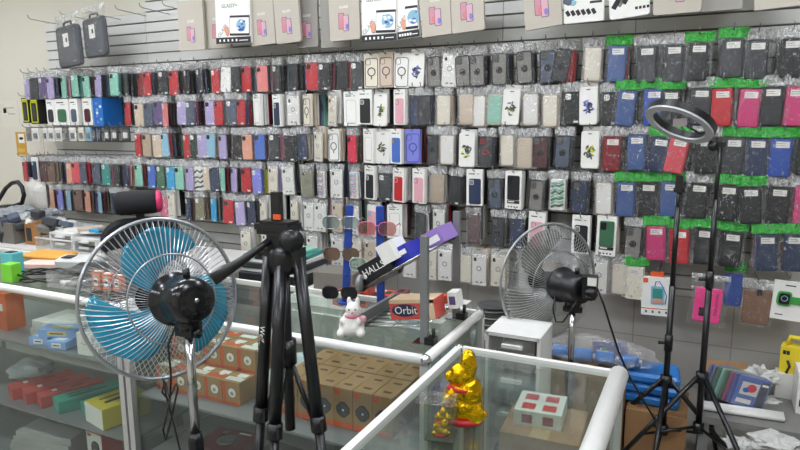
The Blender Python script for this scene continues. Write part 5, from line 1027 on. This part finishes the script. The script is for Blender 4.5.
# side desk right of the fan with stacked flat packs
table('side_desk', 'low dark desk behind the counter right of the left fan', -2.32, -1.76, -.95, -.42, .70, mat('dark_laminate', '#3b3a3a', .5))
z = .702
for i, (c, w_, d_, h_, rz, lab) in enumerate((('charcoal', .42, .3, .05, .0, 'charcoal flat box at the bottom of the pile on side desk'), ('black', .4, .28, .05, .06, 'black flat box second from bottom of the desk pile'), ('white', .38, .26, .022, -.05, 'white flat pack in the middle of the desk pile'), ('charcoal', .4, .27, .03, .02, 'charcoal flat pack above the white one on desk pile'), ('white', .38, .26, .02, -.04, 'upper white flat pack of the desk pile'), ('teal', .36, .24, .02, .08, 'teal flat pack near top of the desk pile'), ('mint', .3, .22, .018, -.1, 'mint green flat pack on top of the desk pile'))):
    o = obj('flat_pack', MB().slab(w_, d_, h_, .008, .002, cm(c), (0, 0, 0), Matrix.Translation((0, 0, h_/2)) @ Matrix.Rotation(-PI/2, 4, 'X')), None, (-2.02, -.68, z), (0, 0, rz)); tag(o, lab, 'flat pack', 'flat packs on the desk'); z += h_+.001
carton('grey_carton', 'grey carton on the low cabinet behind the tripod', 'box', (-1.52, -.92, .801), (.2, .16, .1), mat('dim_carton', '#6f6a62', .7), .1)
# orange goods on a low cabinet behind the counter
t = thing('low_cabinet', 'white low cabinet behind the long counter under orange goods', 'cabinet', (-1.3, -1.0, 0)); obj('body', MB().box((0, 0, .4), (.8, .36, .8), LAM), t)
for s in (-1, 1): d_ = obj('door', MB().box((s*.2, -.188, .4), (.38, .016, .74), LAM), t); obj('handle', MB().box((s*.04, -.2, .5), (.012, .012, .1), GREYM), d_)
OR2 = mat('orange_red_pack', '#c8482c', .45)
for i in range(9):
    carton('orange_pack', '%s pack on the low cabinet behind the dark sunglasses, %s from left' % ('orange' if i % 2 == 0 else 'dark red', ordn(i+1)), 'pack', (-1.4+.056*i, -1.1+.008*(i % 3), .801), (.05, .08, .06+.012*(i % 3)), OR2 if i % 2 == 0 else DR, R.uniform(-.2, .2), side_label(INK), 'packs on the low cabinet')
# drawer unit and plates behind the front right counter
pa = ony(486, 338, -1.25); pb2 = ony(540, 338, -1.25); tz = ony(513, 326, -1.15).z
drawers('clear_drawer_unit', 'white and clear drawer unit behind the front right counter', (pa.x+pb2.x)/2+.0, -1.15, (pb2.x-pa.x)*.96, .2, tz, 6)
sx_ = ony(486, 329, -1.0); t = thing('plinth_table', 'grey pedestal under the dark stack of dishes', 'pedestal', (sx_.x, -.9, 0)); ZD = ony(486, 329, -.9).z; obj('body', MB().box((0, 0, ZD/2-.01), (.12, .14, ZD-.02), mat('grey_laminate', '#8e8d89', .5)), t); obj('top', MB().box((0, 0, ZD-.01), (.15, .16, .02), LAM), t)
for i in range(8): o = obj('dark_dish', MB().lathe([(0, 0), (.045, 0), (.068, .008), (.07, .012), (.062, .011), (.04, .005), (0, .005)], mat('dark_dish', '#4a4a4b', .3) if i % 2 else mat('pale_dish', '#a9a9a6', .3), 24), None, (sx_.x, -.9, ZD+.0005+.0145*i)); tag(o, '%s round dish, %s from bottom of the stack behind the candy rack' % ('dark' if i % 2 else 'pale', ordn(i+1)), 'dish', 'stacked round dishes')
# cartons seen through the front right counter
t = carton('brown_carton', 'brown cardboard carton on the floor behind the front right counter', 'carton', (-.44, -1.36, 0), (.26, .26, .57), CARD, .05); obj('tape', MB().box((0, 0, .5704), (.06, .26, .001), mat('packing_tape', '#b8976a', .3)), t)
t = carton('fragile_carton', 'white carton with red pictograms on top of the brown carton', 'carton', (-.46, -1.34, .571), (.16, .16, .055), WHITE, .08)
b = MB()
for i in range(2):
    for j in range(2): b.box((-.035+.07*i, -.04+.075*j, .0556), (.045, .045, .001), cm('coral') if j else mat('vivid_red', '#d8352c')); b.box((-.035+.07*i, -.0806, .027), (.035, .001, .03), cm('coral'))
obj('red_pictograms', b, t)
# blue bottle packs behind, on a carton
t = carton('tall_carton', 'plain cardboard carton behind the clear fan pole', 'carton', (-.44, -.48, 0), (.36, .3, .47), CARD, 0)
FILM = clearmat('loose_film', gloss=.12, haze=.12, rough=.15, bump=1, bscale=30, edge=.5)
for i in range(4):
    t = thing('blue_bottle', 'blue bottle lying in clear film behind the fan pole, %s from left' % ordn(i+1), 'bottle', (-.555+.1*i, -.5, .471), (0, 0, .1), 'blue bottles'); obj('body', MB().tube([(-.045, 0, .034), (-.04, 0, .034), (.03, 0, .034), (.04, 0, .034)], [.026, .033, .033, .02], BLUEF, 14), t); obj('cap', MB().tube([(.04, 0, .034), (.055, 0, .034)], .013, WHITEP, 10), t)
o = obj('clear_film', MB().blob((0, 0, 0), (.24, .1, .06), FILM, 24, None, .5, 9, 5), None, (-.41, -.5, .53)); tag(o, 'crumpled clear film heaped over the blue bottles', 'film')
t = thing('blue_leaflet', 'blue leaflet with green dot sticking up behind the blue bottles', 'leaflet', tuple(ony(610, 348, -.4)), (0, -.12, 0)); obj('sheet', MB().slab(.16, .06, .006, .003, .001, mat('deep_blue_card', '#2346a0', .4)), t); obj('green_dot', MB().blob((-.03, -.004, -.005), (.014, .001, .012), mat('bright_green', '#2fae57', .4), 8), t)
# ------------------------------------------------------------------ lower right corner
table('low_bench', 'low grey bench under the wall at lower right', .035, 1.2, -.62, -.16, .36, mat('grey_bench_top', '#7d7c79', .5))
for i in range(3):
    q = ony(648, [404, 392, 378][i], -.42); o = obj('blue_pack', MB().slab(.27, .18, .045, .02, .012, BLUEF, (0, 0, 0), Matrix.Rotation(-PI/2, 4, 'X')), None, (q.x, -.44, .345+.05*i), (0, .02, .06*i-.05)); tag(o, 'blue film-wrapped pack, %s in the pile left of the light stands' % ['lowest', 'middle', 'topmost'][i], 'wrapped pack', 'blue film-wrapped packs')
o = obj('blue_sheet', MB().slab(.24, .16, .012, .01, .004, BLUEF, (0, 0, 0), Matrix.Rotation(-PI/2+.45, 4, 'X')), None, tuple(ony(644, 377, -.36)), (0, 0, .0)); tag(o, 'blue film-wrapped sheet leaning behind the blue pile', 'wrapped pack')
carton('cardboard_carton', 'cardboard carton under the blue film-wrapped packs', 'carton', (-.125, -.44, 0), (.25, .3, .32), CARD, 0)
carton('cardboard_carton', 'open cardboard carton behind the two light stands', 'carton', (.145, -.26, .361), (.2, .16, .1), CARD, .1)
for i in range(3): o = obj('white_tube', MB().tube([(-.14, 0, 0), (.16, .02, 0)], .011, WHITEP, 10), None, (.2, -.56+.024*i, .373), (0, 0, 0)); tag(o, 'white plastic tube lying on the bench behind stands, %s of three' % ['front', 'middle', 'rear'][i], 'tube', 'white tubes')
cols = ['royal', 'slate', 'green', 'mint', 'green', 'magenta', 'royal', 'blue']
for i, c in enumerate(cols):
    q = ony(712+4.6*i, 384+1.2*i, -.42); t = thing('game_case', '%s game case in the leaning row, %s from left' % (cname(c), ordn(i+1)), 'game case', (q.x+.02, -.4-.012*i, (.361+.085)), (.12, .2-.0*i, .75-.07*i), 'leaning game cases')
    obj('case', MB().slab(.125, .14, .013, .004, .002, cm(c)), t)
    if i == 7:
        obj('cover_picture', MB().box((-.012, -.0072, .015), (.07, .001, .06), WHITE).blob((-.005, -.0082, .02), (.02, .001, .02), cm('coral'), 8).blob((-.025, -.0084, .008), (.014, .001, .012), cm('blue'), 8), t); obj('dark_half', MB().box((.042, -.0072, .0), (.03, .001, .12), cm('navy')), t); obj('white_print', MB().box((.042, -.0082, .045), (.024, .001, .01), ICO).box((-.02, -.0074, -.045), (.06, .001, .02), ICO), t)
    else: obj('cover_print', MB().box((0, -.0072, .02), (.08, .001, .06), cm('white')), t)
    obj('sleeve', MB().slab(.13, .146, .016, .004, .001, BLIS), t)
for i, (u, v, d, lab) in enumerate(((760, 376, (.06, .05, .04), 'crumpled clear white bag beside yellow box'), (763, 402, (.06, .05, .03), 'crumpled white bag in front of the game cases'), (775, 443, (.08, .07, .03), 'large crumpled white bag at the lower right edge'), (742, 445, (.06, .05, .025), 'crumpled white bag low between the stand legs and bench'))):
    q = ony(u, v, -.33 if i < 2 else -.7); o = crumple('crumpled_bag', lab, 'bag', (q.x, q.y, q.z), d, WRAP, 40+i, .7, seg=22, fr=10); o['group'] = 'crumpled bags at lower right'
q = ony(793, 380, -.32); carton('white_carton', 'white carton standing on the low bench at the right edge', 'carton', (q.x+.085, -.36, .361), (.16, .14, .18), WHITE, 0, lambda t, d: obj('black_label', MB().box((-.03, -d[1]/2-.0006, .05), (.08, .001, .03), INK), t))
carton('support_carton', 'plain white carton under the yellow box at right', 'carton', (q.x+.04, -.25, .361), (.2, .07, q.z+.04-.361-.03), PW, 0)
YB2 = mat('yellow_box_card', '#ddc62a', .5); q = ony(789, 383, -.25)
t = carton('yellow_gadget_box', 'yellow box with black drawings and a carry handle at right edge', 'box', (q.x+.02, -.25, q.z+.012), (.12, .065, .165), YB2, -.25, lambda t, d: obj('black_print', MB().box((-.03, -d[1]/2-.0008, .135), (.012, .001, .018), INK).box((-.044, -d[1]/2-.0008, .135), (.012, .001, .018), INK).tube([(-.03, -d[1]/2-.001, .1), (-.02, -d[1]/2-.001, .075), (-.03, -d[1]/2-.001, .045), (-.02, -d[1]/2-.001, .02)], .006, INK, 6), t)); obj('handle', MB().tube([(-.04, 0, .16), (-.03, 0, .2), (.03, 0, .2), (.04, 0, .16)], .011, YB2, 8), t)
vs = scene.view_settings; scene.display_settings.display_device = 'sRGB'
vs.view_transform = 'Standard'; vs.look = 'None'; vs.gamma = 1; vs.use_curve_mapping = False; vs.exposure = .92
scene.cycles.transparent_max_bounces = 40; scene.cycles.max_bounces = 8; scene.cycles.diffuse_bounces = 3; scene.cycles.glossy_bounces = 3
scene.cycles.caustics_reflective = False; scene.cycles.caustics_refractive = False; scene.cycles.sample_clamp_indirect = 6
